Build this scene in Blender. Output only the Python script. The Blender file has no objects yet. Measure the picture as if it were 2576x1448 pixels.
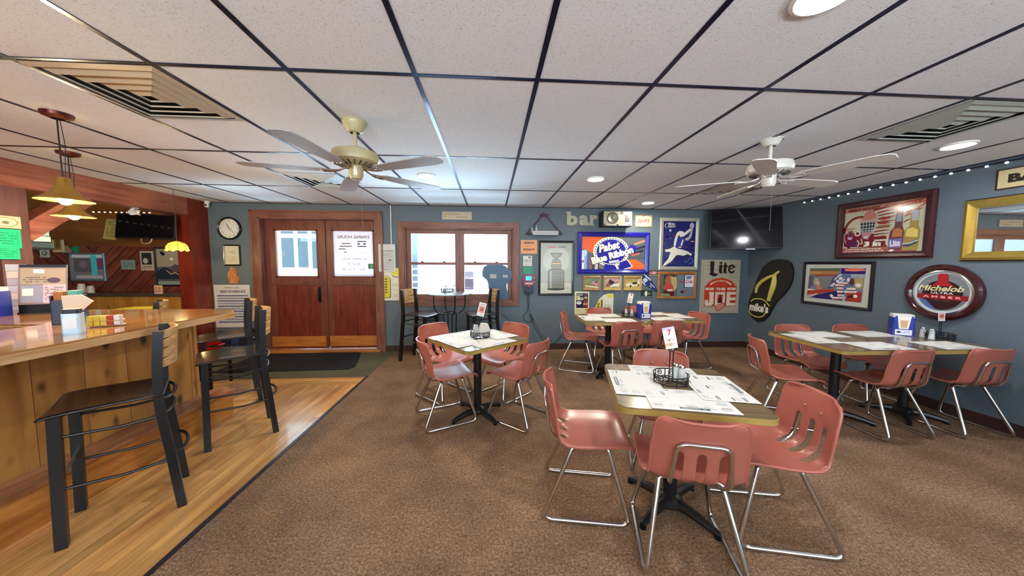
import bpy, math, random
from mathutils import Vector, Matrix
SC = bpy.context.scene
COL = SC.collection
random.seed(7)
PI = math.pi

# ------------------------------------------------------------------ camera
EYE = Vector((0, 0, 1.4398))
CR = Vector((0.99788643, -0.0648656, 0.00388932))
CU = Vector((9.25243037e-04, 7.40289300e-02, 9.97255665e-01))
CW = Vector((0.06497551, 0.9951443, -0.07393248))
FPX = 804.17
cam_d = bpy.data.cameras.new('camera'); cam = bpy.data.objects.new('camera', cam_d); COL.objects.link(cam)
cam_d.sensor_width = 36; cam_d.lens = 36 * FPX / 2576; cam_d.clip_start = 0.02; cam_d.clip_end = 200
cam.matrix_world = Matrix(((CR.x, CU.x, -CW.x, EYE.x), (CR.y, CU.y, -CW.y, EYE.y), (CR.z, CU.z, -CW.z, EYE.z), (0, 0, 0, 1)))
SC.camera = cam
# ------------------------------------------------------------------ exposure, sky
SC.view_settings.view_transform = 'Standard'; SC.view_settings.look = 'None'
SC.view_settings.exposure = 0.45; SC.view_settings.gamma = 1; SC.view_settings.use_curve_mapping = False
world = bpy.data.worlds.new('overcast_sky'); SC.world = world; world.use_nodes = True
wn = world.node_tree; bgn = wn.nodes['Background']
bgn.inputs[0].default_value = (0.62, 0.84, 1.0, 1); bgn.inputs[1].default_value = 6.0
def area_light(name, loc, rot, sx, sy, power, col, portal=True):
    l = bpy.data.lights.new(name, 'AREA'); l.shape = 'RECTANGLE'; l.size = sx; l.size_y = sy; l.energy = power; l.color = col
    l.cycles.is_portal = portal
    o = bpy.data.objects.new(name, l); COL.objects.link(o); o.location = loc; o.rotation_euler = rot; return o
# every window opening is a portal for the sky outside
area_light('sky_portal', (-1.2, -3.62, 1.45), (math.radians(90), 0, 0), 2.4, 1.3, 1, (1, 1, 1))
area_light('sky_portal', (2.4, -3.62, 1.45), (math.radians(90), 0, 0), 2.4, 1.3, 1, (1, 1, 1))
area_light('sky_portal', (-0.52, 5.50, 1.43), (math.radians(-90), 0, 0), 1.76, 1.18, 1, (1, 1, 1))
# added area lamps low outside the windows, aimed up to brighten the ceiling
area_light('ceiling_fill', (-1.2, -4.5, 0.35), (math.radians(120), 0, 0), 3.0, 1.0, 720, (0.86, 0.94, 1.0), False)
area_light('ceiling_fill', (2.4, -4.5, 0.35), (math.radians(120), 0, 0), 3.0, 1.0, 640, (0.93, 0.95, 0.98), False)
area_light('ceiling_fill', (-0.6, 6.5, 0.1), (math.radians(-130), 0, 0), 2.6, 0.9, 620, (0.5, 0.8, 1.0), False)
area_light('ceiling_fill', (-2.9, 6.5, 0.1), (math.radians(-135), 0, 0), 1.8, 0.9, 420, (0.5, 0.8, 1.0), False)
area_light('sky_portal', (-2.7, 5.50, 1.6), (math.radians(-90), 0, 0), 1.7, 0.8, 1, (1, 1, 1))

# ------------------------------------------------------------------ geometry of the room (metres)
H = 2.376; DW = 5.302; XR = 4.46; XL = -4.37; YF = -3.5; XLL = -8.4
def ray(px, py): return CR * ((px - 1288) / FPX) + CU * ((724 - py) / FPX) + CW
def onY(px, py, y=DW):
    d = ray(px, py); return EYE + d * (y / d.y)
def onX(px, py, x=XR):
    d = ray(px, py); return EYE + d * (x / d.x)
def onZ(px, py, z):
    d = ray(px, py); return EYE + d * ((z - EYE.z) / d.z)

# ------------------------------------------------------------------ materials
def lin(h):
    h = h.lstrip('#'); v = [int(h[i:i + 2], 16) / 255 for i in (0, 2, 4)]
    return tuple((c / 12.92 if c <= .04045 else ((c + .055) / 1.055) ** 2.4) for c in v) + (1,)
MATS = {}
def nodes(name):
    m = bpy.data.materials.new(name); m.use_nodes = True; nt = m.node_tree
    return m, nt, nt.nodes['Principled BSDF'], nt.nodes.new, nt.links.new
def paint(col, rough=.5, metal=0., var=.06, scale=30, bump=0., emit=0., name=None, alpha=None, coat=0., spec=None):
    key = (col, rough, metal, var, scale, bump, emit, coat, spec)
    if key in MATS: return MATS[key]
    m, nt, b, N, L = nodes(name or 'paint_' + col.strip('#'))
    c = lin(col); tc = N('ShaderNodeTexCoord'); nz = N('ShaderNodeTexNoise'); nz.inputs['Scale'].default_value = scale
    nz.inputs['Detail'].default_value = 3
    L(tc.outputs['Object'], nz.inputs['Vector'])
    mx = N('ShaderNodeMix'); mx.data_type = 'RGBA'
    mx.inputs[6].default_value = tuple(x * (1 - var) for x in c[:3]) + (1,); mx.inputs[7].default_value = tuple(min(1, x * (1 + var)) for x in c[:3]) + (1,)
    L(nz.outputs[0], mx.inputs[0]); L(mx.outputs[2], b.inputs['Base Color'])
    b.inputs['Roughness'].default_value = rough; b.inputs['Metallic'].default_value = metal
    if spec is not None: b.inputs['Specular IOR Level'].default_value = spec
    if coat: b.inputs['Coat Weight'].default_value = coat; b.inputs['Coat Roughness'].default_value = .08
    if bump:
        bp = N('ShaderNodeBump'); bp.inputs['Strength'].default_value = bump; bp.inputs['Distance'].default_value = .004
        L(nz.outputs[0], bp.inputs['Height']); L(bp.outputs[0], b.inputs['Normal'])
    if emit:
        L(mx.outputs[2], b.inputs['Emission Color']); b.inputs['Emission Strength'].default_value = emit
    MATS[key] = m; return m
def wood(name, c1, c2, axis='x', scale=6, rough=.35, stretch=12, knots=None, boards=None, bdir='x', coat=0, diag=0, bvar=.35, gap=.02, offx=0):
    """grain runs along axis; boards = board width across bdir; knots = colour"""
    m, nt, b, N, L = nodes(name)
    tc = N('ShaderNodeTexCoord'); src = tc.outputs['Object']
    if diag:
        sp = N('ShaderNodeSeparateXYZ'); L(src, sp.inputs[0])
        ad = N('ShaderNodeMath'); ad.operation = 'ADD'; L(sp.outputs[0], ad.inputs[0]); ad.inputs[1].default_value = offx
        ab = N('ShaderNodeMath'); ab.operation = 'ABSOLUTE'; L(ad.outputs[0], ab.inputs[0])
        cb = N('ShaderNodeCombineXYZ'); L(ab.outputs[0], cb.inputs[0]); L(sp.outputs[1], cb.inputs[1]); L(sp.outputs[2], cb.inputs[2])
        mr = N('ShaderNodeMapping'); mr.inputs['Rotation'].default_value = (0, math.radians(diag), 0); L(cb.outputs[0], mr.inputs[0]); src = mr.outputs[0]
    idx = {'x': 0, 'y': 1, 'z': 2}
    vecsrc = src; rnd = None; gapf = None
    if boards:
        sp = N('ShaderNodeSeparateXYZ'); L(src, sp.inputs[0])
        dv = N('ShaderNodeMath'); dv.operation = 'DIVIDE'; L(sp.outputs[idx[bdir]], dv.inputs[0]); dv.inputs[1].default_value = boards
        fl = N('ShaderNodeMath'); fl.operation = 'FLOOR'; L(dv.outputs[0], fl.inputs[0])
        fr = N('ShaderNodeMath'); fr.operation = 'FRACT'; L(dv.outputs[0], fr.inputs[0])
        # staggered board ends
        wn1 = N('ShaderNodeTexWhiteNoise'); wn1.noise_dimensions = '1D'; L(fl.outputs[0], wn1.inputs['W'])
        ml = N('ShaderNodeMath'); ml.operation = 'MULTIPLY_ADD'; L(wn1.outputs['Value'], ml.inputs[0]); ml.inputs[1].default_value = 9; L(sp.outputs[idx[axis]], ml.inputs[2])
        d2 = N('ShaderNodeMath'); d2.operation = 'DIVIDE'; L(ml.outputs[0], d2.inputs[0]); d2.inputs[1].default_value = 1.4 if boards < .09 else 40
        f2 = N('ShaderNodeMath'); f2.operation = 'FLOOR'; L(d2.outputs[0], f2.inputs[0])
        cb2 = N('ShaderNodeCombineXYZ'); L(fl.outputs[0], cb2.inputs[0]); L(f2.outputs[0], cb2.inputs[1])
        wn2 = N('ShaderNodeTexWhiteNoise'); wn2.noise_dimensions = '3D'; L(cb2.outputs[0], wn2.inputs['Vector']); rnd = wn2.outputs['Value']
        va = N('ShaderNodeVectorMath'); va.operation = 'ADD'; L(src, va.inputs[0])
        vs = N('ShaderNodeVectorMath'); vs.operation = 'SCALE'; L(wn2.outputs['Color'], vs.inputs[0]); vs.inputs[3].default_value = 5; L(vs.outputs[0], va.inputs[1]); vecsrc = va.outputs[0]
        cmp_ = N('ShaderNodeMath'); cmp_.operation = 'LESS_THAN'; L(fr.outputs[0], cmp_.inputs[0]); cmp_.inputs[1].default_value = gap; gapf = cmp_.outputs[0]
    mp = N('ShaderNodeMapping'); s = [scale * stretch] * 3; s[idx[axis]] = scale; mp.inputs['Scale'].default_value = s; L(vecsrc, mp.inputs[0])
    nz = N('ShaderNodeTexNoise'); nz.inputs['Scale'].default_value = 1; nz.inputs['Detail'].default_value = 5; nz.inputs['Distortion'].default_value = .6; L(mp.outputs[0], nz.inputs['Vector'])
    n2 = N('ShaderNodeTexNoise'); n2.inputs['Scale'].default_value = 3; n2.inputs['Detail'].default_value = 2; L(vecsrc, n2.inputs['Vector'])
    av = N('ShaderNodeMath'); av.operation = 'MULTIPLY_ADD'; L(n2.outputs[0], av.inputs[0]); av.inputs[1].default_value = .5; L(nz.outputs[0], av.inputs[2])
    rp = N('ShaderNodeMapRange'); rp.inputs[1].default_value = .5; rp.inputs[2].default_value = 1.0; L(av.outputs[0], rp.inputs[0])
    mx = N('ShaderNodeMix'); mx.data_type = 'RGBA'; mx.inputs[6].default_value = lin(c1); mx.inputs[7].default_value = lin(c2); L(rp.outputs[0], mx.inputs[0])
    out = mx.outputs[2]
    if rnd:
        hs = N('ShaderNodeHueSaturation'); mr2 = N('ShaderNodeMapRange'); mr2.inputs[3].default_value = 1 - bvar; mr2.inputs[4].default_value = 1 + bvar; L(rnd, mr2.inputs[0])
        L(mr2.outputs[0], hs.inputs['Value']); L(out, hs.inputs['Color']); out = hs.outputs[0]
    if knots:
        mk = N('ShaderNodeMapping'); sk = [7.5] * 3; sk[idx[axis]] = 4.2; mk.inputs['Scale'].default_value = sk; L(vecsrc, mk.inputs[0])
        vo = N('ShaderNodeTexVoronoi'); vo.inputs['Scale'].default_value = 1; vo.inputs['Randomness'].default_value = 1; L(mk.outputs[0], vo.inputs['Vector'])
        nk = N('ShaderNodeMath'); nk.operation = 'MULTIPLY_ADD'; L(nz.outputs[0], nk.inputs[0]); nk.inputs[1].default_value = .12; L(vo.outputs['Distance'], nk.inputs[2])
        k2 = N('ShaderNodeMapRange'); k2.inputs[1].default_value = .15; k2.inputs[2].default_value = .30; k2.inputs[3].default_value = .9; k2.inputs[4].default_value = 0; L(nk.outputs[0], k2.inputs[0])
        mx3 = N('ShaderNodeMix'); mx3.data_type = 'RGBA'; mx3.inputs[7].default_value = lin(knots); L(out, mx3.inputs[6]); L(k2.outputs[0], mx3.inputs[0]); out = mx3.outputs[2]
    if gapf:
        mx4 = N('ShaderNodeMix'); mx4.data_type = 'RGBA'; mx4.inputs[7].default_value = tuple(x * .25 for x in lin(c1)[:3]) + (1,); L(out, mx4.inputs[6]); L(gapf, mx4.inputs[0]); out = mx4.outputs[2]
    L(out, b.inputs['Base Color']); b.inputs['Roughness'].default_value = rough
    bp = N('ShaderNodeBump'); bp.inputs['Strength'].default_value = .12; bp.inputs['Distance'].default_value = .003; L(nz.outputs[0], bp.inputs['Height']); L(bp.outputs[0], b.inputs['Normal'])
    if coat: b.inputs['Coat Weight'].default_value = coat; b.inputs['Coat Roughness'].default_value = .06
    return m
def glass_mat():
    m, nt, b, N, L = nodes('window_glass')
    nt.nodes.remove(b); o = nt.nodes['Material Output']
    t = N('ShaderNodeBsdfTransparent'); g = N('ShaderNodeBsdfGlossy'); g.inputs['Roughness'].default_value = .02; x = N('ShaderNodeMixShader')
    f = N('ShaderNodeFresnel'); f.inputs[0].default_value = 1.45; nz = N('ShaderNodeTexNoise'); nz.inputs['Scale'].default_value = 2
    mm = N('ShaderNodeMath'); mm.operation = 'MULTIPLY'; L(f.outputs[0], mm.inputs[0]); mm.inputs[1].default_value = .9
    L(mm.outputs[0], x.inputs[0]); L(t.outputs[0], x.inputs[1]); L(g.outputs[0], x.inputs[2]); L(x.outputs[0], o.inputs[0]); return m
def clear_mat(col='#e8f0f4', mixv=.35):
    m, nt, b, N, L = nodes('clear_container'); o = nt.nodes['Material Output']
    t = N('ShaderNodeBsdfTransparent'); x = N('ShaderNodeMixShader'); nz = N('ShaderNodeTexNoise'); nz.inputs['Scale'].default_value = 40
    mr = N('ShaderNodeMapRange'); mr.inputs[3].default_value = mixv * .8; mr.inputs[4].default_value = mixv * 1.2; L(nz.outputs[0], mr.inputs[0])
    b.inputs['Base Color'].default_value = lin(col); b.inputs['Roughness'].default_value = .06
    L(mr.outputs[0], x.inputs[0]); L(t.outputs[0], x.inputs[1]); L(b.outputs[0], x.inputs[2]); L(x.outputs[0], o.inputs[0]); return m
def carpet_mat(name, c1, c2, c3, stain=.25):
    m, nt, b, N, L = nodes(name)
    tc = N('ShaderNodeTexCoord'); a = N('ShaderNodeTexNoise'); a.inputs['Scale'].default_value = 260; a.inputs['Detail'].default_value = 2; L(tc.outputs['Object'], a.inputs['Vector'])
    bq = N('ShaderNodeTexNoise'); bq.inputs['Scale'].default_value = 70; bq.inputs['Detail'].default_value = 4; bq.inputs['Roughness'].default_value = .8; L(tc.outputs['Object'], bq.inputs['Vector'])
    r = N('ShaderNodeValToRGB'); e = r.color_ramp.elements; e[0].position = .38; e[0].color = lin(c1); e[1].position = .62; e[1].color = lin(c3); k = e.new(.5); k.color = lin(c2)
    mx = N('ShaderNodeMath'); mx.operation = 'MULTIPLY_ADD'; L(a.outputs[0], mx.inputs[0]); mx.inputs[1].default_value = .45; sc = N('ShaderNodeMath'); sc.operation = 'MULTIPLY'; L(bq.outputs[0], sc.inputs[0]); sc.inputs[1].default_value = .55
    L(sc.outputs[0], mx.inputs[2]); L(mx.outputs[0], r.inputs[0])
    st = N('ShaderNodeTexNoise'); st.inputs['Scale'].default_value = 1.6; st.inputs['Detail'].default_value = 6; st.inputs['Roughness'].default_value = .65; L(tc.outputs['Object'], st.inputs['Vector'])
    s2 = N('ShaderNodeMapRange'); s2.inputs[1].default_value = .35; s2.inputs[2].default_value = .65; s2.inputs[3].default_value = 1 - stain; s2.inputs[4].default_value = 1 + stain * .6; L(st.outputs[0], s2.inputs[0])
    hs = N('ShaderNodeHueSaturation'); L(s2.outputs[0], hs.inputs['Value']); L(r.outputs[0], hs.inputs['Color']); L(hs.outputs[0], b.inputs['Base Color'])
    b.inputs['Roughness'].default_value = .95; b.inputs['Specular IOR Level'].default_value = .15
    bp = N('ShaderNodeBump'); bp.inputs['Strength'].default_value = .5; bp.inputs['Distance'].default_value = .006; L(mx.outputs[0], bp.inputs['Height']); L(bp.outputs[0], b.inputs['Normal'])
    return m
def speckle_mat(name, c, c2, scale=180, rough=.85, amt=.12, bump=.25):
    m, nt, b, N, L = nodes(name)
    tc = N('ShaderNodeTexCoord'); a = N('ShaderNodeTexNoise'); a.inputs['Scale'].default_value = scale; a.inputs['Detail'].default_value = 3; L(tc.outputs['Object'], a.inputs['Vector'])
    r = N('ShaderNodeValToRGB'); e = r.color_ramp.elements; e[0].position = .5 - amt * 1.6; e[0].color = lin(c2); e[1].position = .5 - amt * .6; e[1].color = lin(c); L(a.outputs[0], r.inputs[0]); L(r.outputs[0], b.inputs['Base Color'])
    b.inputs['Roughness'].default_value = rough
    bp = N('ShaderNodeBump'); bp.inputs['Strength'].default_value = bump; bp.inputs['Distance'].default_value = .003; L(a.outputs[0], bp.inputs['Height']); L(bp.outputs[0], b.inputs['Normal'])
    return m

# ------------------------------------------------------------------ mesh builder
def fillet(pts, r, seg=5, closed=False):
    pts = [Vector(p) for p in pts]; n = len(pts); out = []
    for i, p in enumerate(pts):
        if not closed and i in (0, n - 1): out.append(p); continue
        a = pts[i - 1]; c = pts[(i + 1) % n]; u = (a - p); v = (c - p); d = min(r, u.length * .49, v.length * .49)
        p0 = p + u.normalized() * d; p1 = p + v.normalized() * d
        for k in range(seg + 1):
            t = k / seg; out.append(p0 * (1 - t) ** 2 + p * 2 * t * (1 - t) + p1 * t * t)
    return out
class MB:
    def __init__(s): s.v = []; s.f = []; s.fm = []; s.mats = []
    def mi(s, m):
        if m not in s.mats: s.mats.append(m)
        return s.mats.index(m)
    def add(s, vs, fs, m, M=None):
        o = len(s.v); k = s.mi(m)
        for p in vs:
            p = Vector(p); s.v.append(M @ p if M else p)
        for f in fs: s.f.append([o + i for i in f]); s.fm.append(k)
        return s
    def box(s, a, b, m, M=None):
        x0, y0, z0 = a; x1, y1, z1 = b
        if x0 > x1: x0, x1 = x1, x0
        if y0 > y1: y0, y1 = y1, y0
        if z0 > z1: z0, z1 = z1, z0
        return s.add([(x0, y0, z0), (x1, y0, z0), (x1, y1, z0), (x0, y1, z0), (x0, y0, z1), (x1, y0, z1), (x1, y1, z1), (x0, y1, z1)],
                     [(0, 3, 2, 1), (4, 5, 6, 7), (0, 1, 5, 4), (1, 2, 6, 5), (2, 3, 7, 6), (3, 0, 4, 7)], m, M)
    def tube(s, pts, r, m, n=8, closed=False, M=None, sq=False):
        pts = [Vector(p) for p in pts]; N = len(pts); rs = r if isinstance(r, (list, tuple)) else [r] * N
        vs = []; fs = []; up = None
        for i, p in enumerate(pts):
            if closed: t = pts[(i + 1) % N] - pts[i - 1]
            elif i == 0: t = pts[1] - p
            elif i == N - 1: t = p - pts[-2]
            else: t = (pts[i + 1] - p).normalized() + (p - pts[i - 1]).normalized()
            if t.length < 1e-9: t = Vector((0, 0, 1))
            t.normalize()
            if up is None:
                up = Vector((0, 0, 1)) if abs(t.z) < .9 else Vector((0, 1, 0))
            a = (up - t * up.dot(t))
            if a.length < 1e-6: a = t.orthogonal()
            a.normalize(); up = a; b = t.cross(a)
            for k in range(n):
                th = 2 * PI * (k + (.5 if sq else 0)) / n; rr = rs[i] * (1.414 if sq else 1)
                vs.append(p + (a * math.cos(th) + b * math.sin(th)) * rr)
        for i in range(N if closed else N - 1):
            j = (i + 1) % N
            for k in range(n):
                fs.append((i * n + k, i * n + (k + 1) % n, j * n + (k + 1) % n, j * n + k))
        if not closed: fs.append(tuple(range(n - 1, -1, -1))); fs.append(tuple((N - 1) * n + k for k in range(n)))
        return s.add(vs, fs, m, M)
    def lathe(s, prof, m, n=24, M=None, c=(0, 0, 0), caps=False):
        vs = []; fs = []; K = len(prof)
        for r, z in prof:
            for k in range(n):
                a = 2 * PI * k / n; vs.append((c[0] + max(r, 1e-4) * math.cos(a), c[1] + max(r, 1e-4) * math.sin(a), c[2] + z))
        for i in range(K - 1):
            for k in range(n):
                fs.append((i * n + k, i * n + (k + 1) % n, (i + 1) * n + (k + 1) % n, (i + 1) * n + k))
        if caps: fs.append(tuple(range(n - 1, -1, -1))); fs.append(tuple((K - 1) * n + k for k in range(n)))
        return s.add(vs, fs, m, M)
    def cyl(s, c, r, h, m, n=20, M=None): return s.lathe([(r, 0), (r, h)], m, n, M, c, True)
    def prism(s, poly, z0, z1, m, M=None, mside=None):
        n = len(poly); A = sum(poly[i][0] * poly[(i + 1) % n][1] - poly[(i + 1) % n][0] * poly[i][1] for i in range(n))
        if A < 0: poly = poly[::-1]
        s.add([(x, y, z0) for x, y in poly] + [(x, y, z1) for x, y in poly], [tuple(range(n - 1, -1, -1)), tuple(range(n, 2 * n))], m, M)
        s.add([(x, y, z0) for x, y in poly] + [(x, y, z1) for x, y in poly], [(i, (i + 1) % n, n + (i + 1) % n, n + i) for i in range(n)], mside or m, M)
        return s
    def ball(s, c, r, m, n=10, sc=(1, 1, 1), M=None):
        vs = []; fs = []; K = n // 2 + 1
        for i in range(K + 1):
            t = PI * i / K
            for k in range(n):
                a = 2 * PI * k / n; q = max(math.sin(t), 1e-3)
                vs.append((c[0] + r * sc[0] * q * math.cos(a), c[1] + r * sc[1] * q * math.sin(a), c[2] - r * sc[2] * math.cos(t)))
        for i in range(K):
            for k in range(n): fs.append((i * n + k, i * n + (k + 1) % n, (i + 1) * n + (k + 1) % n, (i + 1) * n + k))
        return s.add(vs, fs, m, M)
    def mesh(s, name, smooth=True):
        me = bpy.data.meshes.new(name); me.from_pydata([tuple(p) for p in s.v], [], s.f)
        for m in s.mats: me.materials.append(m)
        me.polygons.foreach_set('material_index', s.fm)
        if smooth:
            me.polygons.foreach_set('use_smooth', [True] * len(me.polygons)); me.update(); me.set_sharp_from_angle(angle=math.radians(38))
        me.update(); return me
    def build(s, name, parent=None, loc=(0, 0, 0), rot=(0, 0, 0), smooth=True, bevel=0, bseg=2, label=None):
        o = bpy.data.objects.new(name, s.mesh(name, smooth)); COL.objects.link(o); o.location = loc; o.rotation_euler = rot
        if parent: o.parent = parent
        if bevel:
            b = o.modifiers.new('bevel', 'BEVEL'); b.width = bevel; b.segments = bseg; b.limit_method = 'ANGLE'; b.angle_limit = math.radians(40)
        if label: o['label'] = label
        return o
def thing(name, label, cat, loc=(0, 0, 0), rot=(0, 0, 0), group=None):
    o = bpy.data.objects.new(name, None); COL.objects.link(o); o.location = loc; o.rotation_euler = rot; o.empty_display_size = .1
    o['label'] = label; o['category'] = cat
    if group: o['group'] = group
    return o
def tag(o, label, cat, group=None):
    o['label'] = label; o['category'] = cat
    if group: o['group'] = group
    return o
def struct(o): o['kind'] = 'structure'; return o
def dup(root, loc, rz, label, group=None):
    r = root.copy(); COL.objects.link(r); r.location = loc; r.rotation_euler = (0, 0, rz); r['label'] = label
    if group: r['group'] = group
    for ch in list(root.children):
        c = ch.copy(); COL.objects.link(c); c.parent = r
        for g in list(ch.children):
            d = g.copy(); COL.objects.link(d); d.parent = c
    return r
def rrect(w, d, r, seg=5, cx=0, cy=0):
    P = []
    for sx, sy, a0 in ((1, 1, 0), (-1, 1, 90), (-1, -1, 180), (1, -1, 270)):
        for k in range(seg + 1):
            a = math.radians(a0 + 90 * k / seg); P.append((cx + sx * (w / 2 - r) + r * math.cos(a), cy + sy * (d / 2 - r) + r * math.sin(a)))
    return P

# ------------------------------------------------------------------ flat print artwork
FONT = {}
def text_mesh(s, bold=0, spacing=1.0):
    k = (s, bold, spacing)
    if k in FONT: return FONT[k]
    cu = bpy.data.curves.new('t', 'FONT'); cu.body = s; cu.size = 1; cu.offset = bold; cu.space_character = spacing; cu.resolution_u = 3; cu.fill_mode = 'FRONT'
    o = bpy.data.objects.new('t', cu); COL.objects.link(o)
    dg = bpy.context.evaluated_depsgraph_get(); me = bpy.data.meshes.new_from_object(o.evaluated_get(dg))
    vs = [(v.co.x, v.co.y) for v in me.vertices]; fs = [tuple(p.vertices) for p in me.polygons]
    bpy.data.objects.remove(o); bpy.data.curves.remove(cu); bpy.data.meshes.remove(me)
    if not vs: vs = [(0, 0)]
    x0 = min(v[0] for v in vs); x1 = max(v[0] for v in vs); y0 = min(v[1] for v in vs); y1 = max(v[1] for v in vs)
    FONT[k] = (vs, fs, x0, y0, x1, y1); return FONT[k]
class Art:
    """flat coloured artwork on a w x h panel; u right, v DOWN, both 0..1; printed layers sit .25 mm apart"""
    def __init__(s, w, h, bg='#ffffff', thick=.004, rough=.35, z0=0.):
        s.w = w; s.h = h; s.mb = MB(); s.rough = rough; s.k = 0; s.z = z0 + thick
        s.mb.box((0, 0, z0), (w, h, z0 + thick), s.m(bg))
    def m(s, c):
        if not isinstance(c, str): return c
        return paint(c, s.rough, var=.03, scale=12)
    step = .0001
    def nz(s): s.k += 1; return s.z + s.step * s.k
    def P(s, u, v): return (u * s.w, (1 - v) * s.h)
    def poly(s, pts, c, z=None):
        z = z or s.nz(); q = [s.P(*p) for p in pts]; n = len(q)
        A = sum(q[i][0] * q[(i + 1) % n][1] - q[(i + 1) % n][0] * q[i][1] for i in range(n))
        if A < 0: q = q[::-1]
        s.mb.add([(x, y, z) for x, y in q], [tuple(range(n))], s.m(c)); return s
    def rect(s, u0, v0, u1, v1, c, z=None): return s.poly([(u0, v0), (u1, v0), (u1, v1), (u0, v1)], c, z)
    def ell(s, u, v, ru, rv=None, c='#000000', n=28, a0=0, a1=360):
        if rv is None: rv = ru * s.w / s.h
        P = [(u + ru * math.cos(math.radians(a0 + (a1 - a0) * k / n)), v - rv * math.sin(math.radians(a0 + (a1 - a0) * k / n))) for k in range(n + (0 if a1 - a0 >= 360 else 1))]
        return s.poly(P, c)
    def ring(s, u, v, ru, tk, c, n=32, rv=None, a0=0, a1=360):
        if rv is None: rv = ru * s.w / s.h
        z = s.nz(); tv = tk * rv / ru
        for k in range(n):
            a = math.radians(a0 + (a1 - a0) * k / n); b = math.radians(a0 + (a1 - a0) * (k + 1) / n)
            s.poly([(u + ru * math.cos(a), v - rv * math.sin(a)), (u + ru * math.cos(b), v - rv * math.sin(b)), (u + (ru - tk) * math.cos(b), v - (rv - tv) * math.sin(b)), (u + (ru - tk) * math.cos(a), v - (rv - tv) * math.sin(a))], c, z)
        return s
    def line(s, pts, w, c):
        z = s.nz()
        for (a, b) in zip(pts, pts[1:]):
            ax, ay = s.P(*a); bx, by = s.P(*b); L = math.hypot(bx - ax, by - ay) or 1e-6; nx, ny = -(by - ay) / L * w / 2, (bx - ax) / L * w / 2; ex, ey = (bx - ax) / L * w / 4, (by - ay) / L * w / 4
            q = [(ax + nx - ex, ay + ny - ey), (ax - nx - ex, ay - ny - ey), (bx - nx + ex, by - ny + ey), (bx + nx + ex, by + ny + ey)]
            s.mb.add([(x, y, z) for x, y in q], [(0, 1, 2, 3)], s.m(c))
        return s
    def text(s, t, u, v, hv, c, bold=0., shear=0., rot=0., wu=None, mirror=False, sp=1.0):
        """centred at u,v; hv = height (of panel height) of the lettering; wu = forced width"""
        vs, fs, x0, y0, x1, y1 = text_mesh(t, bold, sp); k = hv * s.h / max(y1 - y0, 1e-4); kx = k if wu is None else wu * s.w / max(x1 - x0, 1e-4)
        cx, cy = s.P(u, v); z = s.nz(); R = math.radians(rot); ca, sa = math.cos(R), math.sin(R); out = []
        for x, y in vs:
            X = (x - (x0 + x1) / 2) * kx * (-1 if mirror else 1); Y = (y - (y0 + y1) / 2) * k; X += Y * shear
            out.append((cx + X * ca - Y * sa, cy + X * sa + Y * ca, z))
        s.mb.add(out, [f[::-1] for f in fs] if mirror else fs, s.m(c)); return s
    def squig(s, u0, v0, u1, v1, rows, c, seed=1, dens=.8):
        r = random.Random(seed); z = s.nz(); rh = (v1 - v0) / rows
        for i in range(rows):
            u = u0
            while u < u1:
                L = r.uniform(.03, .12) * (u1 - u0) * 1.4
                if r.random() < dens: s.rect(u, v0 + rh * (i + .25), min(u + L, u1), v0 + rh * (i + .7), c, z)
                u += L + .02 * (u1 - u0)
        return s
    def mount(s, parent=None, loc=(0, 0, 0), rot=(0, 0, 0), name='print', label=None):
        return s.mb.build(name, parent, loc, rot, smooth=False, label=label)
RB = (PI / 2, 0, 0)            # on the back wall
RR = (PI / 2, 0, -PI / 2)      # on the right wall
def frame_mb(w, h, fw, depth, m, mi=None, z0=0, step=True):
    """picture frame ring around 0..w,0..h"""
    mb = MB(); mi = mi or m
    def ringq(o0, o1, za, zb, mm):
        A = [(o0, o0), (w - o0, o0), (w - o0, h - o0), (o0, h - o0)]; B = [(o1, o1), (w - o1, o1), (w - o1, h - o1), (o1, h - o1)]
        mb.add([(x, y, za) for x, y in A] + [(x, y, zb) for x, y in B], [(i, (i + 1) % 4, 4 + (i + 1) % 4, 4 + i) for i in range(4)], mm)
    ringq(0, 0, z0, depth * .75, m)
    ringq(0, fw * .3, depth * .75, depth, m); ringq(fw * .3, fw * .7, depth, depth * .85, m); ringq(fw * .7, fw, depth * .85, depth * .7, mi); ringq(fw, fw, depth * .7, z0 + .001, mi)
    return mb
def framed(label, cat, p, w, h, fw, fcol, art, rot=RB, name='framed_poster', depth=.022, frough=.3, group=None, inner=None, tilt=0, metal=0):
    t = thing(name, label, cat, p, rot, group)
    if tilt: t.rotation_euler = (rot[0], tilt, rot[2])
    fm = fcol if not isinstance(fcol, str) else paint(fcol, frough, metal, coat=.3)
    frame_mb(w, h, fw, depth, fm, inner and paint(inner, .4)).build('frame', t, smooth=False)
    art.mount(t, (fw, fw, .003)); return t
def bw(px0, py0, px1, py1, y=DW):
    """box on the back wall from its top-left and bottom-right in the photograph -> (origin, w, h)"""
    a = onY(px0, py0, y); b = onY(px1, py1, y); return Vector((a.x, y - .001, b.z)), b.x - a.x, a.z - b.z
def rw(y0, z1, y1, z0):
    """box on the right wall: y0 = its left edge as seen, z1 top"""
    return Vector((XR - .001, y0, z0)), y0 - y1, z1 - z0
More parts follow.
